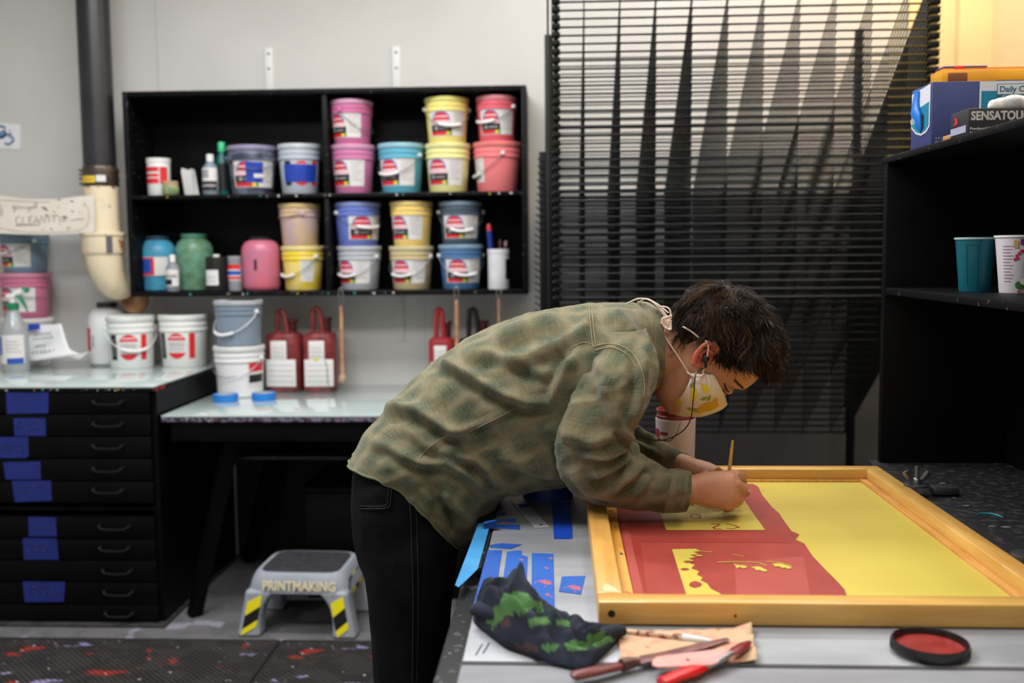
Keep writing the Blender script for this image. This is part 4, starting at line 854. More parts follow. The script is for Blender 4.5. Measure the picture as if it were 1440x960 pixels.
lay('paint_mark', [(1086, 792.5), (1097, 791.5), (1108, 795), (1114, 799), (1107, 799.5), (1104, 797.5), (1100, 798.5), (1096, 796), (1090, 796.5)], M_y2, .0016)
lay('paint_mark', [(1056, 797), (1067, 796), (1078, 801), (1079, 803), (1072, 803), (1068, 801), (1064, 802), (1061, 799)], M_y2, .0016)
lay('paint_mark', [(1030, 792), (1036, 794), (1047, 795), (1052, 797), (1046, 799), (1040, 797), (1036, 799), (1034, 795)], M_y2, .0016)
# freshly painted red doodles in the upper window
line([(972, 727), (973, 723.5), (979, 722.5), (984, 724), (985, 728.5), (977, 729), (972, 727)], M_redd, .0014)
line([(1000, 736.5), (1012, 736.5), (1010, 738.5), (1003, 741), (1005, 743.5), (1014, 743.5)], M_redd, .0018); line([(1022, 742), (1030, 743.5), (1038, 741), (1040, 741.5), (1032, 738), (1022, 736)], M_redd, .0014)
line([(1003, 716.5), (1010, 718.5), (1016, 716), (1023, 719)], M_redd, .0016); line([(965, 708), (972, 707), (975, 710.5), (966, 711.5), (962, 710)], M_redd, .0016); line([(1031, 707.5), (1038, 709.5), (1050, 709)], mat('line_olive', (150, 130, 50), .5), .0004)
lay('paint_mark', [(1110, 745), (1124, 751), (1118, 758)], M_red, .001)
# screws with washer and wing nut (hinge clamp) on the right rail
def clampat(px, py, lab, nut=True):
    p = AZ(px, py, ZN+FH+.001); t = root('hinge_clamp', (p.x+.006, p.y, ZN+FH+.0015), lab, 'clamp')
    m = mat('clamp_grey_steel', (124, 126, 128), .35, .8)
    MB().lathe([(.022, 0), (.022, .003), (.018, .0042), (.008, .0045)], n=24).build('washer', mat('washer_dark', (84, 86, 90), .4, .7), t)
    MB().cbox(-.002, .045, -.014, .014, -.0145, -.0005, .003).build('clamp_arm', mat('washer_dark', (84, 86, 90), .4, .7), t).location = (.028, 0, 0)
    if nut:
        MB().lathe([(.0035, .003), (.0035, .034), (.003, .036)], n=12).build('bolt', m, t)
        MB().lathe([(.008, .0046), (.008, .008), (.006, .014), (.0045, .015)], n=16).build('nut', m, t)
        for s in (-1, 1): MB().tube([(s*.004, 0, .008), (s*.012, 0, .013), (s*.019, 0, .022), (s*.021, 0, .026)], [.004, .005, .0058, .005], n=10, flat=.5, up=(0, 1, 0)).build('wing', m, t)
    return t
clampat(1284, 683, 'steel wing nut and washer on the far part of the right rail')
clampat(1440, 782, 'flat steel washer clamp on the right rail at the picture edge', False)

# ================================================================== RIGHT SHELVING
t = root('side_shelf', (.775, 2.12, ZN+.0145), 'black open shelving with two boards standing at the right of the table', 'shelf'); o = Vector(t.location)
def rs(name, x0, x1, y0, y1, z0, z1, m=M_blk): return MB().cbox(x0-o.x, x1-o.x, y0-o.y, y1-o.y, z0-o.z, z1-o.z, .002).build(name, m, t)
p = AY(1264, 224, 2.09); XR = .672; ZR1 = AX(1440, 177, XR).z; ZR2 = AX(1270, 407, XR+.002).z
XRB = .93; Y0s = 1.1
rs('end_panel', XR, XRB, 2.09, 2.11, ZD, ZR1-.0005)
rs('back_panel', XRB, XRB+.015, Y0s, 2.11, ZD, ZR1-.0005)
rs('top_board', XR, XRB+.3, Y0s, 2.125, ZR1, ZR1+.013, M_blkdirt); 
rs('shelf_board', XR+.002, XRB, Y0s, 2.0895, ZR2-.014, ZR2, M_blkdirt)
rs('end_panel', XR+.02, XRB, Y0s-.02, Y0s-.001, ZN+.0015, ZR1-.0005)
ZTB = ZR1+.013
# cups
Mteal = mat('cup_teal', (0, 92, 108), .4)
def cup(px0, px1, yb, yt, lab, m, rim, deco=None, Y=None):
    a = AZ((px0+px1)/2, yb, ZR2); y = Y or a.y+.02
    r = (AY(px1, yt, y).x-AY(px0, yt, y).x)/2; h = AY(px0, yt, y).z-ZR2; cx = (AY(px0, yb, y).x+AY(px1, yb, y).x)/2
    t = root('plastic_cup', (cx, y, ZR2), lab, 'cup')
    MB().lathe([(r*.72, 0), (r*.74, .002), (r*.97, h*.97), (r*.95, h*.97), (r*.7, .004)], n=40, cap1=True).build('cup_wall', m, t)
    MB().lathe([(r*.97, h*.96), (r*1.02, h*.965), (r*1.02, h*(1.0 if not deco else 1.0)), (r*.93, h), (r*.93, h*.97)], n=40, cap0=False, cap1=False).build('rim', rim, t)
    return t, r, h
t, r, h = cup(1342, 1399, 410, 334, 'plain teal plastic cup on the side shelf', Mteal, mat('rim_pale_teal', (160, 190, 190), .4))
rf = lambda z: lerp(r*.74, r*.97, z/(h*.97))
mm = MB(); [patch(mm, rf, a, a+.05, h*.12, h*.86, .0012, 0) for a in (-.9, -.35)]; patch(mm, rf, -.9, -.3, h*.86, h*.89, .0012, 0); mm.build('moulded_rib', [Mteal]*9, t)
t, r, h = cup(1398, 1462, 412, 331, 'white yoghurt cup with purple band and vanilla flower print', mat('cup_white', (222, 214, 218), .45), M_grip, 1)
rf = lambda z: lerp(r*.74, r*.97, z/(h*.97)); mm = MB()
PR = [mat('print_purple', (120, 40, 130), .5), mat('print_crimson', (200, 30, 90), .5), mat('print_green', (60, 110, 50), .5), mat('print_petal', (240, 234, 214), .5), mat('print_grey', (150, 110, 140), .5), mat('print_gold', (196, 164, 120), .5)]
patch(mm, rf, -.35, 1.3, lambda s: h*(.84-.10*math.sin(s*2)), h*.93, .0008, 0)
for k in range(12): patch(mm, rf, -1.15, -.75+.06*(k % 3), h*(.2+.055*k), h*(.212+.055*k), .0008, 4)
patch(mm, rf, -.62, -.42, h*.78, h*.92, .0012, 5)
for k, (a, z) in enumerate([(-.55, .62), (-.45, .66), (-.35, .70), (-.25, .70), (-.5, .58), (-.12, .73), (-.62, .56)]): patch(mm, rf, a, a+.12, h*z, h*(z+.05), .001, 1)
ell = lambda c, g, s0: (lambda s: h*(c+s0*g*math.sqrt(max(0, 1-(2*s-1)**2))))
patch(mm, rf, -.55, .0, ell(.14, .07, -1), ell(.14, .07, 1), .001, 2, na=10); patch(mm, rf, -.3, .3, ell(.2, .06, -1), ell(.2, .06, 1), .0014, 3, na=10); patch(mm, rf, -.05, .25, ell(.3, .12, -1), ell(.3, .12, 1), .0018, 3, na=10); patch(mm, rf, .2, .7, ell(.24, .06, -1), ell(.24, .06, 1), .0016, 3, na=10); patch(mm, rf, -.4, -.25, h*.01, h*.05, .001, 1)
mm.build('printed_design', PR, t)
# boxes on the top board
def qb(name, lab, x0, x1, y0, y1, z0, z1, m, cat='box'):
    t = root(name, ((x0+x1)/2, (y0+y1)/2, z0), lab, cat); MB().cbox(x0-(x0+x1)/2, (x1-x0)/2, -(y1-y0)/2, (y1-y0)/2, 0, z1-z0, .0015).build('carton', m, t); return t
yB = AX(1309, 208, XR+.003).y; xb0 = XR+.003; zB = AY(1309, 115, yB).z; yB2 = AX(1280, 215, xb0).y
M_bb = mat('box_navy', (56, 66, 120), .6, c2=(50, 60, 112), scale=20); M_bteal = mat('box_teal', (0, 124, 158), .6); M_bwh = mat('box_white', (210, 214, 222), .6)
xb1 = xb0+.34
t = qb('cardboard_box', 'navy blue cardboard box with teal label on the side shelf top', xb0, xb1, yB, yB2, ZTB, zB, M_bb); o = Vector(t.location); Hb = zB-ZTB
yf = yB-o.y-.0008
lx = AY(1377.5, 130, yB).x-o.x; tx = AY(1380, 130, yB).x-o.x
mm = MB(); mm.mi = 0; mm.box(lx, xb1-o.x-.001, yf, yf+.001, .004, Hb-.001); mm.mi = 1; mm.box(tx, xb1-o.x-.001, yf-.0004, yf, .004, Hb*.84); 
bx = AY(1401.5, 130, yB).x-o.x; z0_ = AY(1401, 139, yB).z-ZTB; z1_ = AY(1401, 118, yB).z-ZTB
mm.mi = 2; mm.box(bx, bx+.11, yf-.0008, yf-.0004, z0_, z1_); mm.mi = 3; mm.box(bx+.0012, bx+.109, yf-.0012, yf-.0008, z0_+.008, z1_-.0012)
mm.build('label', [M_bwh, M_bteal, mat('label_frame_blue', (30, 90, 130), .6), mat('label_cream', (206, 214, 214), .6)], t)
text_mesh('lettering', 'Daily Chef', .0145, mat('label_frame_blue', (30, 90, 130)), t, (bx+.004, yf-.0014, z0_+.012), (PI/2, R(0), 0), bold=.0003, ext=.0001)
text_mesh('lettering', 'FOOD SERVICE', .0065, mat('label_cream', (206, 214, 214)), t, (bx+.009, yf-.0014, z0_+.0016), (PI/2, 0, 0), ext=.0001)
for q, s in enumerate(('2 8 LT 0001', '00 48 0000')):
    text_mesh('lettering', s, .006, mat('print_white', (170, 174, 190)), t, (AY(1315, 190, yB).x-o.x, yf-.0002, AY(1315, 196+q*5, yB).z-ZTB), (PI/2, 0, 0), ext=.0001)
# left end: teal label and hand hole with blue glove-like liner
dl = yB2-yB; xl_ = xb0-o.x-.0008; ym_ = lambda s: lerp(-(dl)/2, dl/2, s)
def onleft(pts, off=0): return [(xl_-off, ym_(s), Hb*z) for s, z in pts]
mm = MB(); mm.poly(onleft([(.06, .30), (.2, .22), (.45, .19), (.7, .24), (.94, .36), (.94, .93), (.06, .98)]), .0006, mi=0, nrm=(-1, 0, 0)); mm.poly(onleft([(.1, .32), (.25, .25), (.45, .22), (.68, .27), (.9, .38), (.9, .62), (.1, .70)], .0007), .0005, mi=1, nrm=(-1, 0, 0))
mm.poly(onleft([(.3, .30), (.42, .24), (.55, .30), (.6, .52), (.42, .56), (.3, .5)], .0014), .0004, mi=2, nrm=(-1, 0, 0))
mm.build('label', [M_bwh, M_bteal, mat('hole_black', (14, 12, 14), .8)], t)
mm = MB(); mm.tube([(xl_-.003, ym_(.62), Hb*.95), (xl_-.004, ym_(.66), Hb*.75), (xl_-.006, ym_(.62), Hb*.6), (xl_-.005, ym_(.5), Hb*.5), (xl_-.004, ym_(.45), Hb*.34), (xl_-.002, ym_(.45), Hb*.26)], [.008, .011, .014, .012, .009, .004], n=10, flat=.5, up=(1, 0, 0)); mm.build('blue_liner', mat('liner_blue', (24, 120, 214), .4), t)
text_mesh('lettering', 'VOICE', .014, M_bwh, t, (xl_-.0016, ym_(.96), Hb*.42), (PI/2, 0, -PI/2), ext=.0001, bold=.0003)
# box of vinyl gloves
yG = AX(1361, 193, XR+.003).y; yG2 = yG+.075; zG = AY(1363, 152, yG).z
t = qb('glove_box', 'black glove box lettered SENSATOUCH with white gloves on top', xb0, xb0+.20, yG, yG2, ZTB, zG, mat('box_black', (40, 36, 42), .5)); o = Vector(t.location); yf = yG-o.y-.0004; Hg = zG-ZTB
text_mesh('lettering', 'SENSATOUCH', .0195, mat('print_silver', (200, 196, 196), .5), t, (AY(1365.5, 160, yG).x-o.x, yf, AY(1365, 168.5, yG).z-ZTB), (PI/2, 0, 0), bold=.0006, ext=.0002, sx=.86)
for q, s in enumerate(('Powdered Vinyl Examination', 'Industrial Gloves')): text_mesh('lettering', s, .0062, mat('print_silver', (200, 196, 196)), t, (AY(1364.5, 160, yG).x-o.x, yf, AY(1365, 182.5+q*5.5, yG).z-ZTB), (PI/2, 0, 0), bold=.0001, ext=.0001)
mm = MB()
for k in range(9): mm.tube([(-.06+.016*k, yf, Hg*.05), (-.03+.016*k, yf, Hg*.5)], .0007, n=4)
mm.build('stripes', mat('stripe_mauve', (90, 70, 84), .5), t)
mm = MB(); xl_ = xb0-o.x-.0006; mm.poly([(xl_, -.03, Hg*.08), (xl_, .034, Hg*.08), (xl_, .034, Hg*.36), (xl_, -.03, Hg*.36)], .0004, nrm=(-1, 0, 0), mi=0); mm.poly([(xl_, .005, Hg*.5), (xl_, .022, Hg*.45), (xl_, .014, Hg*.62), (xl_, .020, Hg*.8), (xl_, .006, Hg*.7)], .0004, nrm=(-1, 0, 0), mi=1); mm.build('label', [mat('label_grey_blue', (160, 164, 186), .5), M_lred], t)
mm = MB(); M_gl = mat('glove_white', (232, 232, 230), .5)
gt = root('vinyl_gloves', (xb0+.10, (yG+yG2)/2, zG), 'bunch of white vinyl gloves puffing out of the glove box', 'gloves')
rr = random.Random(3)
for k, (x, z, r) in enumerate([(-.045, .006, .009), (-.03, .010, .011), (-.012, .014, .012), (.0, .010, .012), (.02, .016, .013), (.04, .012, .012), (.06, .010, .012), (-.02, .004, .010), (.01, .004, .012)]):
    mm.lathe([(r*math.sin(PI*i/8)*(1+.15*math.sin(i+k)), -r*math.cos(PI*i/8)+max(z, r)) for i in range(9)], c=(x, rr.uniform(-.012, .012), 0), n=16, sx=1.5)
gl = mm.build('gloves', M_gl, gt); rmd = gl.modifiers.new('r', 'REMESH'); rmd.mode = 'VOXEL'; rmd.voxel_size = .0025; rmd.use_smooth_shade = True
sm = gl.modifiers.new('s', 'SMOOTH'); sm.iterations = 4
# small piece of brown card
t = qb('card_piece', 'small strip of brown cardboard between the two boxes', XR+.004, XR+.03, AX(1335, 200, XR).y-.0, AX(1322, 200, XR).y, ZTB, ZTB+.008, mat('kraft_card', (190, 134, 80), .7), cat='cardboard')
# yellow wooden frames stacked behind
yy = 2.45; za = AY(1380, 116, yy).z; zb_ = AY(1380, 97, yy).z
tt = root('shelf_cabinet', (1.35, 2.55, 0), 'tall black cabinet behind the boxes carrying yellow screens', 'cabinet'); MB().cbox(-.33, .36, -.14, .2, 0, za-.001, .003).build('body', M_blk, tt)
x0 = AY(1324, 100, yy).x; t = root('wooden_screen', (x0+.35, yy+.12, za), 'bright yellow wooden frame lying on top behind the navy box', 'frame')
My = mat('yellow_wood', (224, 160, 34), .5, c2=(204, 136, 26), scale=8)
MB().cbox(-.35, .35, -.12, -.10, 0, zb_-za, .002).build('front_rail', My, t); MB().cbox(-.35, .35, -.07, -.05, 0, zb_-za, .002).build('back_rail', My, t); MB().cbox(-.35, -.315, -.10, -.07, 0, zb_-za, .002).build('side_rail', My, t); MB().cbox(.315, .35, -.10, -.07, 0, zb_-za, .002).build('side_rail', My, t)
mm = MB(); mm.cbox(-.335, -.29, -.1215, -.12, .001, (zb_-za)*.75, .0003); mm.build('dark_stain', mat('stain_brown', (110, 60, 30), .6), t)
t = root('wooden_screen', (x0+.36, yy+.13, zb_+.0005), 'orange-brown frame with blue tape, thin, topmost behind the navy box', 'frame')
MB().cbox(-.35, .35, -.12, -.06, 0, .006, .002).build('frame_rail', mat('orange_wood', (200, 120, 40), .5), t); MB().cbox(-.352, -.25, -.122, -.07, .0062, .009, .001).build('blue_tape', mat('tape_violet', (60, 60, 150), .5), t); MB().cbox(-.325, -.305, -.1225, -.10, .0002, .0095, .0005).build('red_patch', M_lred, t)

# ================================================================== QUART POT BEHIND THE ARMS
p = AY(950, 575, 2.03); zr = p.z; r = (AY(978, 600, 2.03).x-AY(922, 600, 2.03).x)/2
t = root('ink_pot', (p.x, 2.03, ZN+.0008), 'white plastic ink pot with oxblood rim under the masked face', 'pot'); h = zr-ZN
Mpot = mat('pot_white', (214, 200, 202), .4, c2=(206, 186, 190), scale=8)
MB().lathe([(r*.93, 0), (r*.95, .003), (r, h*.84), (r, h*.86), (r*.9, h*.87), (r*.9, h*.90)], n=40).build('body', Mpot, t)
Mox = mat('ink_oxblood', (112, 32, 36), .3, c2=(150, 60, 60), scale=30)
MB().lathe([(r*.92, h*.865), (r*.97, h*.87), (r*.97, h*.91), (r*.92, h*.92), (r*.92, h*.975), (r*.97, h*.98), (r*.97, h), (r*.88, h), (r*.86, h*.9), (r*.3, h*.89)], n=40).build('rim', Mox, t)
mm = MB(); patch(mm, lambda z: r*.985, -1.5, -1.05, h*.30, h*.72, .001, 1); patch(mm, lambda z: r*.985, -.95, -.5, h*.64, h*.69, .001, 1); patch(mm, lambda z: r*.985, -.75, -.72, h*.4, h*.55, .001, 7); mm.build('label', [M_lab, mat('label_wine', (150, 30, 50), .5)]+LM[2:], t)

# ================================================================== FOREGROUND TOOLS
# black lid with red ink
a = AZ(1262, 925, ZN); b = AZ(1369, 925, ZN); r = (b.x-a.x)/2; cy = AZ(1316, 938, ZN).y+r
t = root('jar_lid', ((a.x+b.x)/2, cy, ZN+.0008), 'round black jar lid holding a pool of red ink, right foreground', 'lid')
MB().lathe([(r*.97, 0), (r, .002), (r, .011), (r*.975, .0135), (r*.93, .0135), (r*.91, .011), (r*.905, .0045), (r*.2, .0045)], n=56, cap1=True).build('lid_shell', mat('lid_black', (22, 20, 24), .3, coat=.3), t)
MB().lathe([(r*.9, .0046), (r*.88, .006), (r*.5, .0066), (r*.05, .0066)], n=48).build('red_ink', mat('red_ink', (132, 32, 30), .3, c2=(150, 50, 44), scale=40, bump=.15, bscale=60), t)
mm = MB(); 
for k in range(60): a = 2*PI*k/60; mm.box(-.0005, .0005, -.0004, .0004, .002, .011) if False else mm.tube([(r*1.002*math.cos(a), r*1.002*math.sin(a), .0025), (r*1.002*math.cos(a), r*1.002*math.sin(a), .0105)], .0006, n=4)
mm.build('knurling', mat('lid_black', (22, 20, 24)), t)
# stained paper towel
PT = [(870, 893), (900, 889), (960, 889), (1000, 888), (1056, 886), (1060, 900), (1058, 920), (1066, 934), (1040, 938), (1000, 937), (960, 938), (930, 935), (873, 930)]
t0 = AZ(965, 912, ZN); t = root('paper_towel', (t0.x, t0.y, ZN+.0005), 'crumpled tan paper towel stained red under the brushes', 'paper')
mm = MB(); rws = []
L0, L1, R0, R1 = AZ(870, 892, ZN), AZ(872, 931, ZN), AZ(1056, 886, ZN), AZ(1066, 936, ZN)
for i in range(17):
    row = []
    for j in range(41):
        u, v = j/40, i/16; p = L0.lerp(R0, u).lerp(L1.lerp(R1, u), v)-t0
        e = min(u, 1-u, v, 1-v); z = .0012+.0016*noise.noise(Vector((p.x*60, p.y*60, 0)))+.0016+ .008*max(0, u-.86)/.14*abs(math.sin(v*9+1)) + .002*math.exp(-((v-.9)/.06)**2)
        p += Vector((.002*noise.noise(Vector((u*9, v*9, 3))), .003*noise.noise(Vector((u*9, v*9, 7))), 0)); row.append((p.x, p.y, max(z, .0004)))
    rws.append(row)
mm.rings(rws, False, False, closed=False); ob = mm.build('towel_sheet', spl('towel_stained', (194, 164, 130), [((206, 150, 124), 30, .54), ((178, 96, 80), 34, .66)], .8), t); sd = ob.modifiers.new('s', 'SOLIDIFY'); sd.thickness = .0006
# wooden brush under the cloth
def tool(name, lab, cat, pts, rad, m, flat=1.0, part='handle', zoff=0):
    P = [AZ(x, y, ZN+z) for x, y, z in pts]; c = P[0]; t = root(name, c, lab, cat)
    MB().tube([p-c for p in P], rad, n=12, flat=flat, up=(0, 0, 1)).build(part, m, t); return t, c
t, c = tool('paint_brush', 'long thin wooden paint brush with white ferrule end lying by the cloth', 'brush', [(817, 882, .005), (860, 886, .006), (905, 890, .006), (950, 895, .006), (962, 896.5, .006)], [.0022, .003, .0036, .0042, .004], spl('brush_wood_painty', (206, 176, 140), [((140, 84, 70), 60, .52), ((220, 200, 180), 40, .62)], .5))
P = [AZ(x, y, ZN+.006)-c for x, y in ((960, 896), (980, 899), (1001, 901.5))]; MB().tube(P, [.0046, .0042, .0024], n=12).build('tip', M_grip, t)
# putty knife (red wooden handle) and long blade
t, c = tool('palette_knife', 'palette knife with dark red wooden handle reaching the bottom edge', 'knife', [(805, 952, .008), (808, 950, .009), (840, 943, .010), (868, 937, .009), (876, 935, .008)], [.006, .0085, .0085, .0075, .007], mat('handle_oxblood', (112, 44, 42), .4, c2=(90, 32, 32), scale=30), flat=.55)
P = [AZ(x, y, ZN+z)-c for x, y, z in ((874, 935.5, .009), (886, 932, .009), (898, 930, .009))]; MB().tube(P, [.0072, .0065, .005], n=12).build('ferrule', mat('ferrule_rusty', (120, 92, 88), .35, .8, c2=(90, 60, 60), scale=60), t)
P = [AZ(x, y, ZN+z)-c for x, y, z in ((896, 930.5, .009), (908, 926, .009), (940, 919, .008), (985, 908, .0075), (1024, 898, .007))]; MB().tube(P, [.006, .010, .008, .008, .004], n=10, flat=.12, up=(0, 0, 1)).build('blade', mat('blade_pinkish', (150, 104, 100), .35, .5, c2=(120, 84, 84), scale=40), t)
P = [AZ(x, y, ZN+.0115) for x, y in ((918, 929), (924, 925), (970, 919), (1012, 914), (1021, 913), (1020, 920), (1010, 932), (1000, 936), (960, 938), (925, 939), (917, 936))]; c = sum(P, Vector())/len(P)
t = root('ink_scraper', c, 'flat pale pink plastic scraper across the paper towel', 'scraper')
MB().poly([p-c for p in P], .0016).build('blade', mat('scraper_pink', (222, 166, 158), .4, c2=(214, 150, 144), scale=20), t)
p = AZ(967, 927, ZN+.0135)-c; mm = MB(); mm.lathe([(.0022, .0016), (.002, .0022)], c=(p.x, p.y, 0), n=12); mm.build('rivet', M_screw, t)
t, c = tool('spatula', 'small spatula with bright red handle at the bottom edge', 'spatula', [(930, 960, .007), (950, 951, .008), (975, 943, .009), (990, 938, .008)], [.008, .009, .0095, .006], spl('handle_bright_red', (206, 20, 30), [((230, 224, 220), 16, .6), ((40, 110, 70), 14, .68)], .3), flat=.6)
P = [AZ(x, y, ZN+z)-c for x, y, z in ((988, 938.5, .008), (1004, 933, .010), (1018, 925, .012), (1030, 918, .013))]; MB().tube(P, [.0045, .003, .0035, .003], n=10).build('shank', mat('shank_steel', (170, 166, 170), .3, .8), t)
P = [AZ(x, y, ZN+z)-c for x, y, z in ((1028, 919, .013), (1036, 914, .013), (1046, 908, .012), (1054, 902, .010))]; MB().tube(P, [.004, .0075, .0075, .003], n=10, flat=.5, up=(0, 0, 1)).build('tip', mat('tip_wine', (120, 26, 34), .35), t)
# striped cloth
# ================================================================== STRIPED CLOTH
from mathutils.bvhtree import BVHTree
def proj(p):
    d = RM.transposed() @ (Vector(p)-CO); return 720+FPX*d.x/-d.z, 480-FPX*d.y/-d.z
def inpoly(x, y, P):
    c = False; j = len(P)-1
    for i in range(len(P)):
        if (P[i][1] > y) != (P[j][1] > y) and x < (P[j][0]-P[i][0])*(y-P[i][1])/(P[j][1]-P[i][1])+P[i][0]: c = not c
        j = i
    return c
def segd(px, py, L):
    """distance to a polyline, signed side, and position 0..1 along it"""
    best = (1e9, 0, 0); n = len(L)-1
    for i in range(n):
        ax, ay = L[i]; bx, by = L[i+1]; dx, dy = bx-ax, by-ay; l2 = dx*dx+dy*dy
        t = max(0, min(1, ((px-ax)*dx+(py-ay)*dy)/l2)); qx, qy = ax+dx*t, ay+dy*t; d = math.hypot(px-qx, py-qy)
        if d < best[0]: best = (d, 1 if dx*(py-ay)-dy*(px-ax) > 0 else -1, (i+t)/n)
    return best
def foldsum(px, py, folds):
    s = 0
    for L, w_, a in folds:
        if px < min(q[0] for q in L)-w_*4 or px > max(q[0] for q in L)+w_*4 or py < min(q[1] for q in L)-w_*4 or py > max(q[1] for q in L)+w_*4: continue
        d, sd, t = segd(px, py, L)
        if d > w_*4: continue
        e = min(1, 4*t*(1-t)*1.6+.12); x = d*sd
        s += a*e*(math.exp(-(x/w_)**2)-.75*math.exp(-((x-1.5*w_)/(w_*.9))**2))
    return s
UP = [(668, 872), (676, 868), (690, 866), (705, 864), (728, 860), (745, 862), (765, 866), (785, 876), (806, 884), (840, 893), (872, 886)]
LO = [(667, 874), (680, 888), (700, 905), (712, 912), (735, 922), (760, 932), (785, 938), (805, 944), (822, 942), (850, 922), (879, 892)]
def cat_(P, t):
    n = len(P)-1; x = t*n; i = min(int(x), n-1); f = x-i; g = lambda k: P[max(0, min(n, k))]
    return tuple(.5*((2*g(i)[q])+(-g(i-1)[q]+g(i+1)[q])*f+(2*g(i-1)[q]-5*g(i)[q]+4*g(i+1)[q]-g(i+2)[q])*f*f+(-g(i-1)[q]+3*g(i)[q]-3*g(i+1)[q]+g(i+2)[q])*f**3) for q in range(len(P[0])))
CF = [([(676, 852), (700, 862), (735, 880), (775, 905)], 7, .012), ([(728, 832), (740, 850), (756, 872)], 7, .020), ([(700, 888), (730, 900), (770, 915), (810, 925)], 8, .012), ([(765, 862), (775, 885), (800, 900), (840, 905)], 7, .012), ([(690, 880), (720, 875), (745, 885)], 5, .008), ([(800, 880), (830, 900), (868, 890)], 6, .010), ([(720, 905), (760, 900), (800, 912)], 5, -.008)]
c = AZ(770, 900, ZN); t = root('striped_cloth', (c.x, c.y, ZN+.0008), 'crumpled navy rag with green stripes lying in front of the frame', 'cloth')
rows = []; NU, NV = 150, 70
for i in range(NV+1):
    v = i/NV; row = []
    for j in range(NU+1):
        u = j/NU; a = cat_(UP, u); b = cat_(LO, u); x, y = lerp(a[0], b[0], v), lerp(a[1], b[1], v)
        p = AZ(x, y, ZN); e = min(1, 6*v*(1-v))*min(1, 9*u*(1-u)); dome = (.036*math.exp(-((u-.3)/.30)**2)+.016)*e**.6
        h = dome*(1+.25*noise.noise(Vector((u*9, v*5, 1)))) + e*foldsum(x, y-dome*900*(1 if 1 else 0), CF)*.8 + e*.009*(.5-abs(noise.noise(Vector((u*5+v*3, v*7-u*3, 4)))*2)) + e*.003*(.5-abs(noise.noise(Vector((u*12-v*8, v*12+u*5, 14)))*2))
        # the corner that sticks up
        h += .010*math.exp(-((x-731)/9)**2-((v-.22)/.2)**2)
        q = p-c; row.append((q.x+.004*noise.noise(Vector((u*8, v*8, 9))), q.y+.004*noise.noise(Vector((u*8, v*8, 19))), max(.0004 if e < .02 else .0015, h)))
    rows.append(row)
mm = MB(); mm.rings(rows, False, False, closed=False)
GR = [[(710, 836), (728, 832), (744, 838), (752, 850), (742, 862), (722, 864), (700, 858)], [(686, 860), (700, 852), (722, 862), (706, 872), (694, 884), (685, 874)], [(748, 846), (762, 848), (768, 862), (752, 864)], [(742, 872), (770, 868), (774, 878), (748, 882)], [(780, 872), (802, 874), (800, 882), (782, 880)], [(824, 894), (858, 886), (862, 902), (838, 912), (826, 906)], [(794, 906), (812, 900), (832, 906), (824, 916), (800, 916)], [(762, 906), (786, 908), (780, 918), (762, 914)]]
RD = [[(720, 905), (756, 906), (760, 920), (730, 918)], [(704, 866), (716, 864), (720, 880), (706, 884)]]
ob = mm.build('cloth_sheet', [mat('cloth_navy', (20, 27, 42), .9, c2=(28, 36, 52), scale=30, bump=.1, bscale=400), mat('cloth_green', (66, 108, 56), .9, c2=(74, 116, 62), scale=30, bump=.1, bscale=400), mat('cloth_stain', (64, 40, 46), .85)], t)
off = Vector((c.x, c.y, ZN))
for f in ob.data.polygons:
    x, y = proj(f.center+off); x += 2*noise.noise(Vector((x/14, y/14, 0)))
    f.material_index = 1 if any(inpoly(x, y, g) for g in GR) else (2 if any(inpoly(x, y, g) for g in RD) else 0)
sm = ob.modifiers.new('m', 'SMOOTH'); sm.iterations = 3; sd = ob.modifiers.new('s', 'SOLIDIFY'); sd.thickness = .0015; sd.offset = 1
# stray loop and rolled flap
a = [AZ(x, y, ZN+z)-off for x, y, z in ((772, 868, .022), (790, 866, .02), (806, 871, .012), (807, 882, .008), (796, 890, .008))]
MB().tube(a, [.003, .0035, .0035, .003, .002], n=8, flat=.7).build('rolled_hem', MATS['cloth_navy'], t)
a = [AZ(x, y, ZN+z)-off for x, y, z in ((668, 858, .018), (680, 856, .024), (700, 862, .03), (712, 872, .026))]
MB().tube(a, [.009, .014, .012, .008], n=14, flat=.8).build('rolled_hem', MATS['cloth_navy'], t)
a = [AZ(x, y, ZN+z)-off for x, y, z in ((820, 900, .012), (845, 893, .014), (866, 887, .012), (876, 887, .01))]
MB().tube(a, [.012, .011, .009, .008], n=14, flat=.8).build('rolled_hem', MATS['cloth_navy'], t)
# ================================================================== PERSON
YPm = 1.80
def A_(px, py, Y=YPm): return AY(px, py, Y)
foot = A_(575, 700); PR_ = root('person', (foot.x, YPm, 0), 'person bent low over the screen in green plaid shirt and floral mask', 'person')
PO = Vector(PR_.location)
def addpart(mb, name, mats, parent=PR_, **k):
    mb.v = [tuple(Vector(p)-PO) for p in mb.v]; return mb.build(name, mats, parent, **k)
def bake(o):
    dg = bpy.context.evaluated_depsgraph_get(); me = bpy.data.meshes.new_from_object(o.evaluated_get(dg)); old = o.data; o.modifiers.clear(); o.data = me; me.name = o.name
    return o
def bvh(*obs):
    vs = []; fs = []
    for o in obs:
        n = len(vs); vs += [v.co+PO for v in o.data.vertices]; fs += [tuple(i+n for i in p.vertices) for p in o.data.polygons]
    return BVHTree.FromPolygons(vs, fs)
def drape(tree, px, py, off=.001, fallback=None):
    d = ray(px, py).normalized(); h, n, i, dist = tree.ray_cast(CO, d)
    if h is None: return Vector(fallback) if fallback else None
    if n.dot(d) > 0: n = -n
    return h+n*off
def drapeline(tree, L, off=.001, sub=4):
    out = []
    n = (len(L)-1)*sub
    for i in range(n+1):
        p = drape(tree, *cat_(L, i/n), off=off)
        if p is not None: out.append(p)
    return out
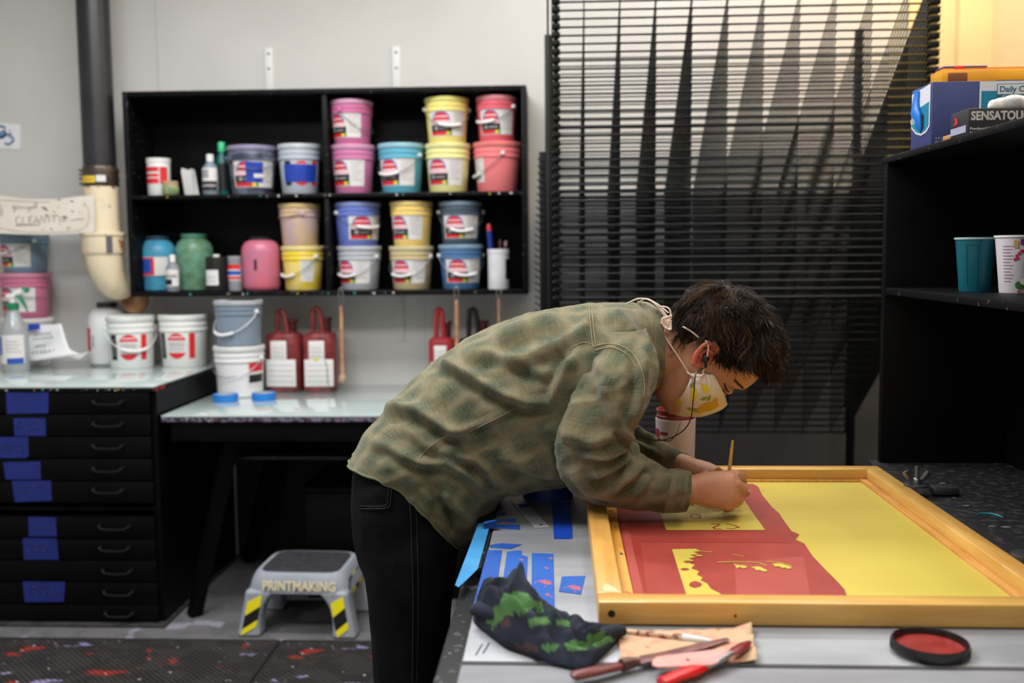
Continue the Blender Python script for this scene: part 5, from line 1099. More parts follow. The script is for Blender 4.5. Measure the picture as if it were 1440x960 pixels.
def drapepoly(mb, tree, P, off, mi, n=7):
    """fill a closed pixel outline draped on a surface, as a fan of rings towards its centre"""
    cx = sum(p[0] for p in P)/len(P); cy = sum(p[1] for p in P)/len(P); rs = []
    for k in range(n+1):
        s = 1-k/n*.98; r = []
        for p in P:
            q = drape(tree, cx+(p[0]-cx)*s, cy+(p[1]-cy)*s, off)
            if q is None: q = r[-1] if r else None
            if q is None: return
            r.append(q)
        rs.append(r)
    mb.rings(rs, False, True, mi=mi)

# ---- skin and cloth materials
def skin(name, c, c2, sc=40):
    return mat(name, c, .46, c2=c2, scale=sc, bump=.05, bscale=300, sss=.18, spec=.35)
M_skin = skin('skin', (190, 138, 106), (198, 142, 114))
M_ear = skin('skin_ear', (206, 118, 96), (198, 108, 90))
M_nail = mat('nail', (214, 160, 150), .3)
def shirtmat(name='shirt_plaid', phase=(0, 0)):
    m = bpy.data.materials.new(name); m.use_nodes = True; nt = m.node_tree; b = nt.nodes['Principled BSDF']; b.inputs['Roughness'].default_value = .85; b.inputs['Specular IOR Level'].default_value = .15
    b.inputs['Sheen Weight'].default_value = .15
    N = nt.nodes.new; Lk = nt.links.new
    uv = N('ShaderNodeUVMap'); uv.uv_map = 'UVMap'
    ns = N('ShaderNodeTexNoise'); ns.inputs['Scale'].default_value = 9; ns.inputs['Detail'].default_value = 2; Lk(uv.outputs[0], ns.inputs['Vector'])
    nw = N('ShaderNodeTexNoise'); nw.inputs['Scale'].default_value = 16; nw.inputs['Detail'].default_value = 2; Lk(uv.outputs[0], nw.inputs['Vector'])
    vm = N('ShaderNodeVectorMath'); vm.operation = 'MULTIPLY_ADD'; Lk(nw.outputs[1], vm.inputs[0]); vm.inputs[1].default_value = (.020, .020, 0); Lk(uv.outputs[0], vm.inputs[2])
    sp = N('ShaderNodeSeparateXYZ'); Lk(vm.outputs[0], sp.inputs[0])
    def M(op, a, b_=None, c_=None):
        n = N('ShaderNodeMath'); n.operation = op
        for i, v in enumerate((a, b_, c_)):
            if v is None: continue
            if isinstance(v, (int, float)): n.inputs[i].default_value = v
            else: Lk(v, n.inputs[i])
        return n.outputs[0]
    def wave(src, P, ph, power):
        a = M('MULTIPLY_ADD', src, 2*PI/P, ph); c_ = M('COSINE', a); h = M('MULTIPLY_ADD', c_, .5, .5); return M('POWER', h, power)
    du = wave(sp.outputs[0], .050, phase[0], 1.6); dv = wave(sp.outputs[1], .056, phase[1], 1.6)
    dk = M('MULTIPLY', M('ADD', du, dv), .5); dk = M('ADD', dk, M('MULTIPLY', M('MULTIPLY', du, dv), .6))
    dk = M('MULTIPLY', dk, M('MULTIPLY_ADD', ns.outputs[0], 1.1, .05))
    lu = wave(sp.outputs[0], .050, phase[0]+PI, 4); lv = wave(sp.outputs[1], .056, phase[1]+PI, 6)
    tn = M('MAXIMUM', lu, lv)
    fine = []
    for sc in ((900, 40, 1), (40, 900, 1)):
        mp_ = N('ShaderNodeMapping'); mp_.inputs['Scale'].default_value = sc; Lk(uv.outputs[0], mp_.inputs[0]); t2 = N('ShaderNodeTexNoise'); t2.inputs['Scale'].default_value = 1; t2.inputs['Detail'].default_value = 3; Lk(mp_.outputs[0], t2.inputs['Vector']); fine.append(t2.outputs[0])
    fw = M('ADD', fine[0], fine[1])
    def mix(f, a, c_):
        n = N('ShaderNodeMix'); n.data_type = 'RGBA'; Lk(f, n.inputs[0])
        for i, v in ((6, a), (7, c_)):
            if isinstance(v, tuple): n.inputs[i].default_value = v
            else: Lk(v, n.inputs[i])
        return n.outputs[2]
    base = mix(M('MINIMUM', M('MULTIPLY', dk, 1.0), 1.0), C(88, 90, 68), C(44, 58, 46))
    base = mix(M('MULTIPLY', tn, .34), base, C(138, 120, 92))
    fr = M('MULTIPLY', M('SUBTRACT', fw, .80), .55)
    base = mix(M('MAXIMUM', fr, 0.0), base, C(176, 168, 130))
    Lk(base, b.inputs['Base Color'])
    bp = N('ShaderNodeBump'); bp.inputs['Strength'].default_value = .25; bp.inputs['Distance'].default_value = .002; Lk(fw, bp.inputs['Height']); Lk(bp.outputs[0], b.inputs['Normal'])
    return m
M_shirt = shirtmat(); M_sleeve = shirtmat('shirt_plaid_sleeve', (.8, 1.1))
M_stitch = mat('stitch_tan', (150, 138, 104), .8)
M_jean = mat('denim_black', (11, 11, 14), .85, c2=(19, 19, 23), scale=22, bump=.12, bscale=500, spec=.1)
M_jst = mat('denim_stitch', (22, 22, 27), .8)

def loft(keys, nu, nv, folds, shape_e=2.3, seed=0, hem=None, amp=.0022, ustart=0):
    """keys: (B(px,py), F(px,py), Yc, w). Rings run B (back) - near side - F (front) - far side. Returns verts grid, uv grid."""
    ks = [(*k[0], *k[1], k[2], k[3]) for k in keys]; V = []; UVs = []; ln = 0; pc = None
    for i in range(nv+1):
        t = i/nv; a = cat_(ks, t); Yc, w_ = a[4], a[5]
        B = AY(a[0], a[1], Yc); F = AY(a[2], a[3], Yc); c_ = (B+F)/2; ax = (B-F)/2
        if pc is not None: ln += (c_-pc).length
        pc = c_; row = []; ur = []
        for j in range(nu):
            th = 2*PI*j/nu; cc, ss = math.cos(th), math.sin(th); k = (abs(cc)**shape_e+abs(ss)**shape_e)**(-1/shape_e)
            p = c_+ax*(cc*k)+Vector((0, -w_*ss*k, 0))
            if hem: p = hem(p, t, th)
            row.append(p); ur.append((th/(2*PI)*(2*PI*(ax.length+w_)/2*.98)+ustart, ln))
        V.append(row); UVs.append(ur)
    # normals by differences then displace
    W = []
    for i in range(nv+1):
        row = []
        for j in range(nu):
            du = V[i][(j+1) % nu]-V[i][j-1]; dv = V[min(i+1, nv)][j]-V[max(i-1, 0)][j]; n = du.cross(dv)
            if n.length < 1e-9: n = Vector((0, -1, 0))
            n.normalize()
            if n.dot(V[i][j]-sum((V[i][q] for q in range(0, nu, nu//8)), Vector())/8) < 0: n = -n
            p = V[i][j]; x, y = proj(p); near = max(0, min(1, .5-n.y*1.5))
            q_ = Vector((p.x*9+p.z*14+seed, p.y*16, p.z*30-p.x*16)); d = near*1.3*foldsum(x, y, folds)+amp*1.3*(.45-abs(noise.noise(q_))*1.8)+amp*noise.noise(Vector((p.x*14+seed, p.y*14, p.z*14)))*2+amp*.7*noise.noise(Vector((p.x*34+seed, p.y*34, p.z*34)))+amp*.35*noise.noise(Vector((p.x*80+seed, p.y*80, p.z*80)))
            row.append(p+n*d)
        W.append(row)
    return W, UVs
def gridmesh(name, W, UVs, m, parent=PR_, solid=.0018, closed=True, capends=False):
    nv, nu = len(W)-1, len(W[0]); vs = [tuple(p-PO) for r in W for p in r]; fs = []; uvs = []
    per = UVs[0][1][0]-UVs[0][0][0]
    for i in range(nv):
        for j in range(nu):
            k = (j+1) % nu; fs.append((i*nu+j, i*nu+k, (i+1)*nu+k, (i+1)*nu+j))
            def U(a, b_): 
                u = UVs[a][b_ % nu]; return (u[0] if b_ < nu else UVs[a][nu-1][0]+(UVs[a][1][0]-UVs[a][0][0]), u[1])
            uvs += [U(i, j), U(i, j+1), U(i+1, j+1), U(i+1, j)]
    me = bpy.data.meshes.new(name); me.from_pydata(vs, [], fs); me.materials.append(m); ul = me.uv_layers.new(name='UVMap')
    for q, u in enumerate(uvs): ul.data[q].uv = u
    me.polygons.foreach_set('use_smooth', [True]*len(fs)); me.update()
    bm = bmesh.new(); bm.from_mesh(me); bmesh.ops.recalc_face_normals(bm, faces=bm.faces); bm.to_mesh(me); bm.free()
    o = bpy.data.objects.new(name, me); COL.objects.link(o); o.parent = parent
    if solid: s = o.modifiers.new('s', 'SOLIDIFY'); s.thickness = solid; s.offset = -1
    return o

# ---- shirt torso
TK = [((497, 642), (656, 760), 1.80, .185), ((513, 612), (678, 735), 1.80, .186), ((536, 582), (700, 705), 1.80, .185), ((560, 556), (712, 690), 1.80, .182), ((592, 524), (732, 686), 1.80, .178), ((624, 500), (752, 684), 1.80, .176),
      ((655, 478), (776, 682), 1.80, .178), ((700, 456), (806, 672), 1.80, .182), ((745, 440), (838, 652), 1.80, .188), ((795, 431), (868, 622), 1.80, .192), ((840, 427), (890, 590), 1.80, .185), ((876, 426), (905, 565), 1.80, .150), ((902, 428), (914, 550), 1.80, .100), ((915, 434), (920, 542), 1.80, .078)]
TF = [([(540, 582), (560, 572), (590, 580), (625, 602), (668, 616)], 9, .013),
      ([(612, 508), (640, 518), (668, 533), (700, 552), (742, 566), (782, 568)], 8, .015),
      ([(560, 640), (600, 652), (630, 652), (660, 668), (690, 694)], 8, .009),
      ([(640, 640), (668, 648), (686, 662), (700, 684)], 7, .009),
      ([(600, 632), (634, 610), (680, 596), (722, 574), (760, 574)], 5, .005),
      ([(690, 478), (730, 462), (772, 452), (806, 456)], 12, .009), ([(700, 520), (750, 500), (790, 478), (822, 462)], 11, .008),
      ([(806, 498), (794, 520), (782, 545), (776, 566)], 8, .010), ([(832, 440), (818, 470), (806, 500)], 9, .006), ([(760, 600), (790, 610), (815, 640)], 12, .010), ([(700, 640), (740, 655), (790, 668)], 12, .009),
      ([(648, 500), (690, 496), (730, 510), (775, 530)], 9, .007), ([(575, 600), (600, 625), (640, 640)], 10, .006), ([(620, 690), (645, 715), (660, 745)], 10, .010), ([(605, 680), (625, 710), (645, 740)], 8, -.006),
      ([(520, 620), (548, 628), (580, 648)], 9, .006), ([(860, 440), (884, 460), (900, 500)], 8, .008), ([(845, 436), (868, 462), (882, 480)], 7, .006)]
def hemf(p, t, th):
    if t < .22:
        s = (1-t/.22)**1.5; k = math.sin(th)**2
        p = p+Vector((.012, 0, .052))*s*k + Vector((0, -.012*math.sin(th*3)*s, 0))
    return p
W_, U_ = loft(TK, 180, 200, TF, 2.35, 1, hemf)
shirt = gridmesh('shirt', W_, U_, M_shirt)
# ---- sleeves
SK = [((842, 468), (908, 462), 1.68, .040), ((826, 500), (920, 492), 1.655, .062), ((810, 532), (926, 522), 1.63, .066), ((796, 566), (917, 560), 1.62, .067), ((779, 604), (893, 598), 1.615, .068), ((782, 640), (884, 612), 1.62, .067), ((790, 672), (888, 622), 1.63, .064), ((806, 697), (896, 634), 1.64, .060), ((838, 709), (910, 644), 1.645, .056), ((872, 713), (924, 653), 1.65, .050), ((905, 716), (938, 660), 1.65, .045), ((932, 717), (948, 663), 1.655, .040)]
SF = [([(818, 640), (851, 640), (880, 626)], 6, .011), ([(828, 668), (858, 656), (885, 640)], 7, .012), ([(846, 540), (860, 575), (874, 606)], 8, .007), ([(812, 560), (800, 590), (796, 625)], 9, .008),
      ([(900, 495), (906, 530), (898, 570), (884, 598)], 8, .008), ([(860, 690), (890, 668), (905, 652)], 7, .009), ([(886, 700), (905, 684), (912, 664)], 7, .006), ([(870, 600), (882, 612), (898, 622), (905, 640)], 6, .010), ([(835, 500), (850, 530), (846, 565)], 10, .006), ([(800, 660), (830, 690), (870, 700)], 10, .006), ([(792, 610), (830, 622), (868, 612)], 8, .006)]
W_, U_ = loft(SK, 110, 170, SF, 2.1, 5)
sl1 = gridmesh('sleeve', W_, U_, M_sleeve)
CK = [((929, 719), (938, 660), 1.655, .042), ((938, 719.5), (946, 659.5), 1.655, .0425), ((952, 719), (960, 660.5), 1.656, .042), ((963, 717.5), (971, 663), 1.658, .041)]
W_, U_ = loft(CK, 90, 26, [([(940, 700), (952, 690), (966, 690)], 6, .002)], 2.2, 8, amp=.001)
cuff1 = gridmesh('cuff', W_, U_, M_sleeve, solid=.004)
FK = [((848, 470), (908, 470), 1.92, .04), ((836, 505), (918, 498), 1.95, .062), ((826, 540), (912, 535), 1.97, .062), ((818, 580), (900, 575), 1.98, .060), ((820, 628), (892, 590), 1.98, .058), ((850, 660), (898, 602), 1.97, .052), ((895, 668), (915, 612), 1.95, .046), ((925, 672), (938, 624), 1.93, .042), ((944, 672), (957, 634), 1.915, .038)]
FF = [([(878, 600), (900, 606), (925, 622)], 6, .008), ([(885, 620), (905, 628), (925, 640)], 6, .008), ([(880, 610), (890, 640)], 5, .006)]
W_, U_ = loft(FK, 80, 90, FF, 2.1, 12); sl2 = gridmesh('sleeve', W_, U_, M_sleeve)
CK2 = [((940, 674), (952, 630), 1.918, .040), ((950, 672), (962, 636), 1.912, .039), ((956, 672), (968, 639), 1.908, .038)]
W_, U_ = loft(CK2, 60, 14, [], 2.1, 3, amp=.001); cuff2 = gridmesh('cuff', W_, U_, M_sleeve, solid=.004)
# ---- collar: standing band folded over
KK = [((898, 423), (905, 556), 1.80, .105), ((907, 424), (914, 552), 1.80, .094), ((918, 429), (922, 546), 1.80, .084), ((926, 436), (928, 540), 1.80, .078), ((927, 440), (928, 537), 1.80, .074), ((920, 441), (922, 536), 1.80, .072)]
W_, U_ = loft(KK, 110, 30, [([(915, 440), (918, 490), (914, 540)], 5, .003)], 2.2, 7, amp=.0016); collar = gridmesh('collar', W_, U_, M_shirt, solid=.003)

# ---- trousers: pelvis and two legs, fused
def ringp(cx, y, hx_, Yc, hy_, n=40, e=2.3, tilt=0):
    p = AY(cx, y, Yc); rx = hx_*Yc/FPX; out = []
    for j in range(n):
        th = 2*PI*j/n; c_, s_ = math.cos(th), math.sin(th); k = (abs(c_)**e+abs(s_)**e)**(-1/e)
        out.append((p.x+rx*c_*k, Yc-hy_*s_*k, p.z+tilt*c_))
    return out
zf = 0.0
def legring(px0, px1, y, Yc, hy_): return ringp((px0+px1)/2, y, (px1-px0)/2, Yc, hy_)
mm = MB(); mm.rings([ringp(590, 600, 60, 1.8, .14), ringp(584, 625, 78, 1.8, .165), ringp(578, 660, 79, 1.8, .175), ringp(576, 700, 79, 1.8, .178), ringp(577, 740, 76, 1.8, .176), ringp(577, 775, 70, 1.8, .165), ringp(577, 800, 52, 1.8, .14)])
for Yc in (1.705, 1.895):
    mm.rings([legring(508, 646, 720, Yc, .075), legring(507, 646, 770, Yc, .086), legring(513, 642, 810, Yc, .087), legring(518, 636, 860, Yc, .083), legring(522, 632, 910, Yc, .078), legring(526, 630, 960, Yc, .074), legring(530, 628, 1030, Yc, .070), legring(532, 618, 1110, Yc, .066), legring(532, 612, 1200, Yc, .062), legring(536, 612, 1290, Yc, .062), legring(536, 612, 1330, Yc, .062)])
jeans = addpart(mm, 'trousers', M_jean); r_ = jeans.modifiers.new('r', 'REMESH'); r_.mode = 'VOXEL'; r_.voxel_size = .006; r_.use_smooth_shade = True; s_ = jeans.modifiers.new('s', 'SMOOTH'); s_.iterations = 8; bake(jeans)
for v in jeans.data.vertices:
    p = v.co+PO; v.co += v.normal*(.0035*noise.noise(Vector((p.x*10, p.y*10, p.z*5)))+.002*noise.noise(Vector((p.x*30, p.y*30, p.z*14))))
jt = bvh(jeans)
mm = MB(); PK = [(506, 657), (556, 664), (553, 700), (548, 716), (508, 718), (503, 700)]
drapepoly(mm, jt, PK, .0022, 0, 8); addpart(mm, 'pocket', M_jean, jeans)
mm = MB()
for L in ([(553, 662), (550, 700), (545, 713), (509, 715)], [(549, 662), (546, 698), (542, 710), (509, 711)], [(506, 658), (530, 661), (556, 665)]): mm.tube(drapeline(jt, L, .003, 8), .0008, n=4)
for L in ([(573, 672), (577, 720), (580, 790), (581, 860), (580, 958)], [(583, 690), (586, 740), (588, 800), (588, 870), (586, 958)]): mm.tube(drapeline(jt, L, .0012, 10), .0011, n=4)
addpart(mm, 'stitching', M_jst, jeans)
# shoes
for Yc in (1.705, 1.895):
    a = AY(572, 1320, Yc); x = a.x; mm = MB(); rs = []
    for i in range(13):
        s = i/12; xx = x-.09+.27*s; hh = lerp(.085, .05, max(0, (s-.3)/.7)) if s > .05 else .05; hh *= 1 if s < .93 else .6; hw_ = .045*(1-.35*abs(s-.6))*(.6 if s in (0, 1) else 1)
        rs.append([(xx, Yc-hw_*math.cos(2*PI*j/20), .012+max(0, hh*.5+hh*.5*math.sin(2*PI*j/20))) for j in range(20)])
    mm.rings(rs); sh_ = addpart(mm, 'shoe', mat('shoe_black', (20, 20, 22), .5)); mm = MB(); mm.cbox(x-.095, x+.185, Yc-.046, Yc+.046, 0.0005, .016, .006); addpart(mm, 'sole', mat('sole_grey', (60, 60, 62), .7), sh_)

# ---- body: one fused surface (head, neck, trunk, arms with hands, legs)
ANG = R(33); HU = Vector((math.cos(ANG), 0, math.sin(ANG))); HF = Vector((math.sin(ANG), 0, -math.cos(ANG))); HS = Vector((0, -1, 0))
HO = A_(984, 497)
def H(u, f, s): return HO+HU*u+HF*f+HS*s
bd_ = MB()
rowsH = [(-.108, .050, .030, .010), (-.106, .060, .014, .026), (-.098, .067, .000, .038), (-.084, .071, -.012, .050), (-.068, .074, -.024, .056), (-.050, .077, -.038, .061), (-.034, .079, -.050, .065), (-.015, .080, -.062, .068), (.004, .081, -.070, .070), (.018, .087, -.077, .071), (.032, .0955, -.081, .0725), (.050, .096, -.083, .0735), (.068, .090, -.082, .073), (.086, .077, -.075, .068), (.102, .055, -.061, .057), (.113, .028, -.042, .040), (.119, .004, -.022, .018)]
hr = []; NH = 64; NR = 60
for i in range(NR+1):
    u, ff, fb, w_ = cat_(rowsH, i/NR); r = []
    for j in range(NH):
        th = 2*PI*j/NH; c_, s_ = math.cos(th), math.sin(th); e = 2.25; k = (abs(c_)**e+abs(s_)**e)**(-1/e); mid = lerp(ff, fb, .52)
        f = mid+(ff-mid)*c_*k if c_ > 0 else mid+(mid-fb)*c_*k
        s = w_*s_*k
        # nose, eye sockets, brow, cheekbones, lips
        g = math.exp(-(s/.012)**2) if c_ > 0 else 0
        nose = .024*math.exp(-((u+.040)/.012)**2)+.018*math.exp(-((u+.022)/.013)**2)+.009*math.exp(-((u+.004)/.010)**2); f += g*nose
        if c_ > 0:
            f -= .010*math.exp(-((abs(s)-.031)/.014)**2-((u-.006)/.011)**2)
            f += .003*math.exp(-((abs(s)-.028)/.02)**2-((u-.028)/.007)**2)
            f += .003*math.exp(-((abs(s)-.045)/.014)**2-((u+.022)/.014)**2)
            f += .005*math.exp(-(s/.02)**2-((u+.068)/.005)**2)+.004*math.exp(-(s/.02)**2-((u+.080)/.005)**2)
        r.append(H(u, f, s))
    hr.append(r)
bd_.rings(hr)
for s in (-1, 1):   # eyelids over eyeballs
    c0_ = H(.006, .0735, s*.031); bd_.rings([[c0_+HF*(.0125*math.cos(a)*math.cos(b_))+HS*(.0145*math.sin(b_)*math.cos(a))+HU*(.0105*math.sin(a)) for b_ in [2*PI*q/16 for q in range(16)]] for a in [-PI/2*.95+PI*.95*k/10 for k in range(11)]])
def limb(pts, n=20): bd_.tube([p for p, r in pts], [r for p, r in pts], n=n)
limb([(A_(860, 500), .058), (A_(892, 494), .062), (A_(920, 491), .060), (A_(945, 492), .060), (A_(968, 495), .060)], 28)
# jaw-to-neck web
limb([(A_(905, 503), .045), (A_(935, 516), .042), (A_(952, 532), .036)], 20)
limb([(A_(585, 690), .085), (A_(628, 640), .095), (A_(680, 598), .100), (A_(730, 568), .100), (A_(790, 540), .095), (A_(840, 515), .090), (A_(878, 500), .070)], 28)
limb([(A_(862, 490, 1.73), .055), (A_(865, 520, 1.665), .046), (A_(856, 570, 1.63), .042), (A_(836, 620, 1.625), .038), (A_(836, 655, 1.63), .038), (A_(860, 678, 1.64), .036), (A_(910, 688, 1.65), .031), (A_(950, 690, 1.655), .026), (A_(972, 689, 1.66), .0245)])
limb([(A_(868, 495, 1.88), .04), (A_(870, 530, 1.94), .034), (A_(860, 580, 1.975), .030), (A_(866, 622, 1.97), .024), (A_(900, 642, 1.945), .022), (A_(945, 652, 1.915), .026), (A_(965, 656, 1.885), .022), (A_(982, 663, 1.855), .021)])
for Yc in (1.71, 1.89): limb([(A_(585, 650, Yc), .07), (A_(577, 760, Yc), .065), (A_(577, 900, Yc), .055), (A_(576, 1050, Yc), .048), (A_(572, 1250, Yc), .04), (A_(572, 1330, Yc), .035)], 14)
# near hand: back of the hand towards the camera, fingers curled away around the brush
ctr = A_(972, 689, 1.66)
def palm(sec, n=28, e=2.4):
    """sec: (top px, bottom px, Y, half thickness)"""
    rs = []
    for (a, b_, Y, th_, tw) in sec:
        P0, P1 = AY(*a, Y+tw), AY(*b_, Y-tw*0); c_ = (P0+P1)/2; h_ = (P0-P1)/2; nrm_ = Vector((0, -1, 0)); r = []
        for j in range(n):
            q = 2*PI*j/n; cc, ss = math.cos(q), math.sin(q); k = (abs(cc)**e+abs(ss)**e)**(-1/e); r.append(c_+h_*cc*k+nrm_*(th_*ss*k))
        rs.append(r)
    bd_.rings(rs)
palm([((962, 668), (958, 709), 1.66, .020, 0), ((975, 668), (974, 708), 1.66, .0205, 0), ((990, 664.5), (992, 711), 1.658, .020, .004), ((1006, 662.5), (1008, 714.5), 1.655, .0195, .008), ((1020, 662), (1020, 717), 1.650, .0200, .012), ((1031, 663), (1030, 715), 1.650, .0185, .014), ((1038, 667), (1036, 710), 1.653, .014, .014), ((1041, 674), (1039, 703), 1.656, .008, .012)])
fing = lambda pts: limb([(AY(x, y, Y), r) for x, y, Y, r in pts], 14)
fing([(1018, 672, 1.672, .0105), (1034, 668, 1.675, .0105), (1043, 671, 1.690, .0098), (1044, 679, 1.705, .0088), (1043, 686, 1.715, .0080), (1047, 690.5, 1.712, .0072)])      # index
fing([(1024, 680, 1.662, .0108), (1036, 682, 1.655, .0108), (1045, 687, 1.662, .0100), (1044, 694, 1.680, .0088), (1038, 700, 1.692, .0080)])   # middle
fing([(1020, 694, 1.660, .0106), (1032, 696, 1.653, .0105), (1039, 702, 1.658, .0096), (1036, 707, 1.674, .0085), (1028, 709, 1.684, .0078)])   # ring
fing([(1012, 706, 1.658, .0098), (1022, 708, 1.652, .0094), (1028, 712, 1.656, .0085), (1024, 714, 1.670, .0076), (1018, 714, 1.678, .0070)])   # little
fing([(985, 680, 1.690, .0135), (1004, 676, 1.705, .0125), (1022, 678, 1.718, .0105), (1036, 686, 1.722, .0090), (1047, 693, 1.716, .0082), (1053, 692.5, 1.711, .0070)])   # thumb
# far hand resting flat behind the near one
def hand2():
    limb([(A_(978, 660, 1.862), .021), (A_(992, 666, 1.842), .023), (A_(1008, 672, 1.825), .021)], 16)
    for k, (dy, dz) in enumerate(((-.028, 0), (-.010, .003), (.008, .003), (.025, 0))):
        b_ = A_(1006, 671, 1.825)+Vector((0, dy, dz)); limb([(b_, .009), (b_+Vector((.022, dy*.2, .002)), .0085), (b_+Vector((.038, dy*.3, -.006)), .0078), (b_+Vector((.048, dy*.35, -.014)), .0065)], 12)
    b_ = A_(990, 668, 1.80); limb([(b_, .011), (b_+Vector((.015, -.02, -.004)), .0095), (b_+Vector((.034, -.03, -.008)), .008)], 12)
hand2()
body = addpart(bd_, 'body', M_skin); r_ = body.modifiers.new('r', 'REMESH'); r_.mode = 'VOXEL'; r_.voxel_size = .0022; r_.use_smooth_shade = True; s_ = body.modifiers.new('s', 'SMOOTH'); s_.iterations = 7; s_.factor = .5; bake(body)
print('BODY', len(body.data.polygons))
bt = bvh(body)
# ear
mm = MB()
def E(a, b_, o_=0): return H(a*.88+.001, b_*.88-.003, .0705+o_*.9)   # a along head-up, b forward
hel = [(-.004, .010, .001), (.010, .014, .003), (.020, .010, .006), (.027, .000, .010), (.027, -.012, .014), (.018, -.021, .017), (.004, -.022, .016), (-.010, -.017, .013), (-.020, -.009, .009), (-.027, -.001, .006), (-.024, .006, .003), (-.015, .009, .001)]
mm.tube([E(*p) for p in hel+hel[:1]], [.0036, .0038, .0042, .0046, .0048, .0046, .0044, .0042, .0044, .0050, .0044, .0036], n=10) if False else mm.tube([E(*p) for p in hel], [.0036, .0038, .0042, .0046, .0048, .0046, .0044, .0042, .0044, .0050, .0044, .0036], n=10)
mm.tube([E(.014, .004, .006), E(.012, -.008, .010), (E(.004, -.012, .011)), E(-.006, -.008, .009), E(-.010, .000, .006)], [.003, .0036, .0038, .0036, .0036], n=8)
mm.tube([E(.002, .010, .004), E(-.006, .008, .006), E(-.010, .006, .005)], [.003, .0045, .003], n=8)
rs = []
for k, sc in enumerate((1.0, .8, .4, .05)): rs.append([E(p[0]*sc, p[1]*sc-.004*(1-sc), p[2]*.5-.002*k*0) for p in hel])
rs2 = [[E(p[0]*sc, p[1]*sc-.004*(1-sc), -.006) for p in hel] for sc in (.05, .4, .8, .9)]
mm.rings(rs[::-1]+rs2[::-1])
ear = addpart(mm, 'ear', M_ear, body, label='reddish near ear with a black earphone in it'); r_ = ear.modifiers.new('r', 'REMESH'); r_.mode = 'VOXEL'; r_.voxel_size = .0011; r_.use_smooth_shade = True; s_ = ear.modifiers.new('s', 'SMOOTH'); s_.iterations = 5; bake(ear)
mm = MB()    # far ear
mm.tube([H(p[0], p[1], -.0705-p[2]) for p in hel], .0042, n=8); addpart(mm, 'ear', M_ear, body)
# eye line, brow
mm = MB(); L = [(1018.5, 538), (1020, 543), (1022.5, 548), (1025.5, 551)]
mm.tube(drapeline(bt, L, .0004, 5), [.0005]+[.0011]*14+[.0005], n=5); addpart(mm, 'eyelashes', mat('lash_dark', (40, 26, 20), .7), body)
mm = MB(); rb = random.Random(4)
for k in range(60):
    s = rb.random(); x, y = lerp(1032, 1044, s)+rb.uniform(-1.5, 1.5), lerp(533, 545, s)+rb.uniform(-1.5, 1.5); p = drape(bt, x, y, .0004); q = drape(bt, x+2.6, y+3.2, .0012)
    if p is not None and q is not None and (p-q).length < .02: mm.tube([p, q], [.0004, .0002], n=3)
addpart(mm, 'eyebrow', mat('brow_brown', (70, 46, 32), .8), body)
# thumb and finger nails
mm = MB(); mm.lathe([(.0001, .0022), (.003, .0018), (.0046, .0006), (.0048, 0)], c=tuple(AY(1052.5, 690.5, 1.706)), n=12, sx=1.0, sy=.8); addpart(mm, 'nail', M_nail, body)
# ---- seams on the shirt
st_ = bvh(shirt, sl1)
mm = MB()
for L in ([(829, 430), (829, 445), (831, 466), (834, 487)], [(833, 430), (833, 445), (835, 466), (838, 484)], [(834, 488), (850, 484), (868, 485), (886, 494), (900, 512), (906, 536), (905, 560)], [(838, 493), (852, 489), (866, 490), (882, 499), (894, 515)]):
    pts = drapeline(st_, L, .0010, 8)
    if len(pts) > 3: mm.tube(pts, .0008, n=4)
for L in ([(582, 664), (590, 645), (604, 628), (634, 609)], [(660, 606), (690, 592), (722, 575)], [(799, 500), (784, 522), (778, 545), (777, 566)], [(800, 492), (818, 482), (834, 484)]):
    pts = drapeline(st_, L, .0006, 8)
    if len(pts) > 3: mm.tube(pts, .0006, n=4)
addpart(mm, 'seam_stitching', M_stitch, shirt, kind='stuff')
# rolled hem edge
hp = [Vector(v) for v in []]
W0 = [shirt.data.vertices[j].co+PO for j in range(180)]; mm = MB(); mm.tube(W0+[W0[0]], .0022, n=6); addpart(mm, 'hem', mat('shirt_hem', (104, 108, 80), .85), shirt)
ct = bvh(cuff1); mm = MB()
for dx in (2.5, -2.5):
    for L in ([(967+dx*.5-1, 668), (965+dx*.5-1, 690), (960+dx*.5-1, 713)], [(940+dx*.6, 664), (936+dx*.6, 690), (933+dx*.6, 714)]):
        pts = drapeline(ct, L, .0006, 6)
        if len(pts) > 3: mm.tube(pts, .0005, n=4)
addpart(mm, 'seam_stitching', M_stitch, cuff1, kind='stuff')

# ---- face mask
M_mask = mat('mask_cotton', (238, 226, 208), .8, c2=(230, 214, 196), scale=14, bump=.1, bscale=300)
def maskgrid(sgn):
    cheek = [H(-.004, .034, .072), H(-.012, .026, .0725), H(-.024, .018, .071), H(-.034, .010, .069)]
    ridge = [A_(1023, 569), A_(1016, 575), A_(1003, 581), A_(986, 586), A_(968, 586), A_(950, 583), A_(937, 569)]
    rows = []
    for i in range(41):
        t = i/40; a = Vector(cat_([tuple(q) for q in cheek], t)); b_ = Vector(cat_([tuple(q) for q in ridge], t)); r = []
        for j in range(31):
            s = j/30; p = a.lerp(b_, s); g = math.sin(s*PI/2)
            # stay wide at the cheek then round over to the ridge
            y = lerp(a.y, YPm, s**(2.0+1.0*t))-.004*math.sin(s*PI)*t-.010*math.sin(s*PI)*t*t; p.y = y
            q = (HU*0+HF*1).normalized(); p += q*.004*math.sin(s*PI)
            # pleats converging on the gathered end
            p += Vector((0, -1, 0))*(.0022*math.sin(t*PI*7)*math.exp(-s*2.2))
            if sgn < 0: p.y = 2*YPm-p.y
            r.append(p)
        rows.append(r)
    return rows
mm = MB(); mm.rings(maskgrid(1), False, False, closed=False); mm.rings(maskgrid(-1), False, False, closed=False)
mask = addpart(mm, 'face_mask', M_mask); sd = mask.modifiers.new('s', 'SOLIDIFY'); sd.thickness = .0012
mt = bvh(mask)
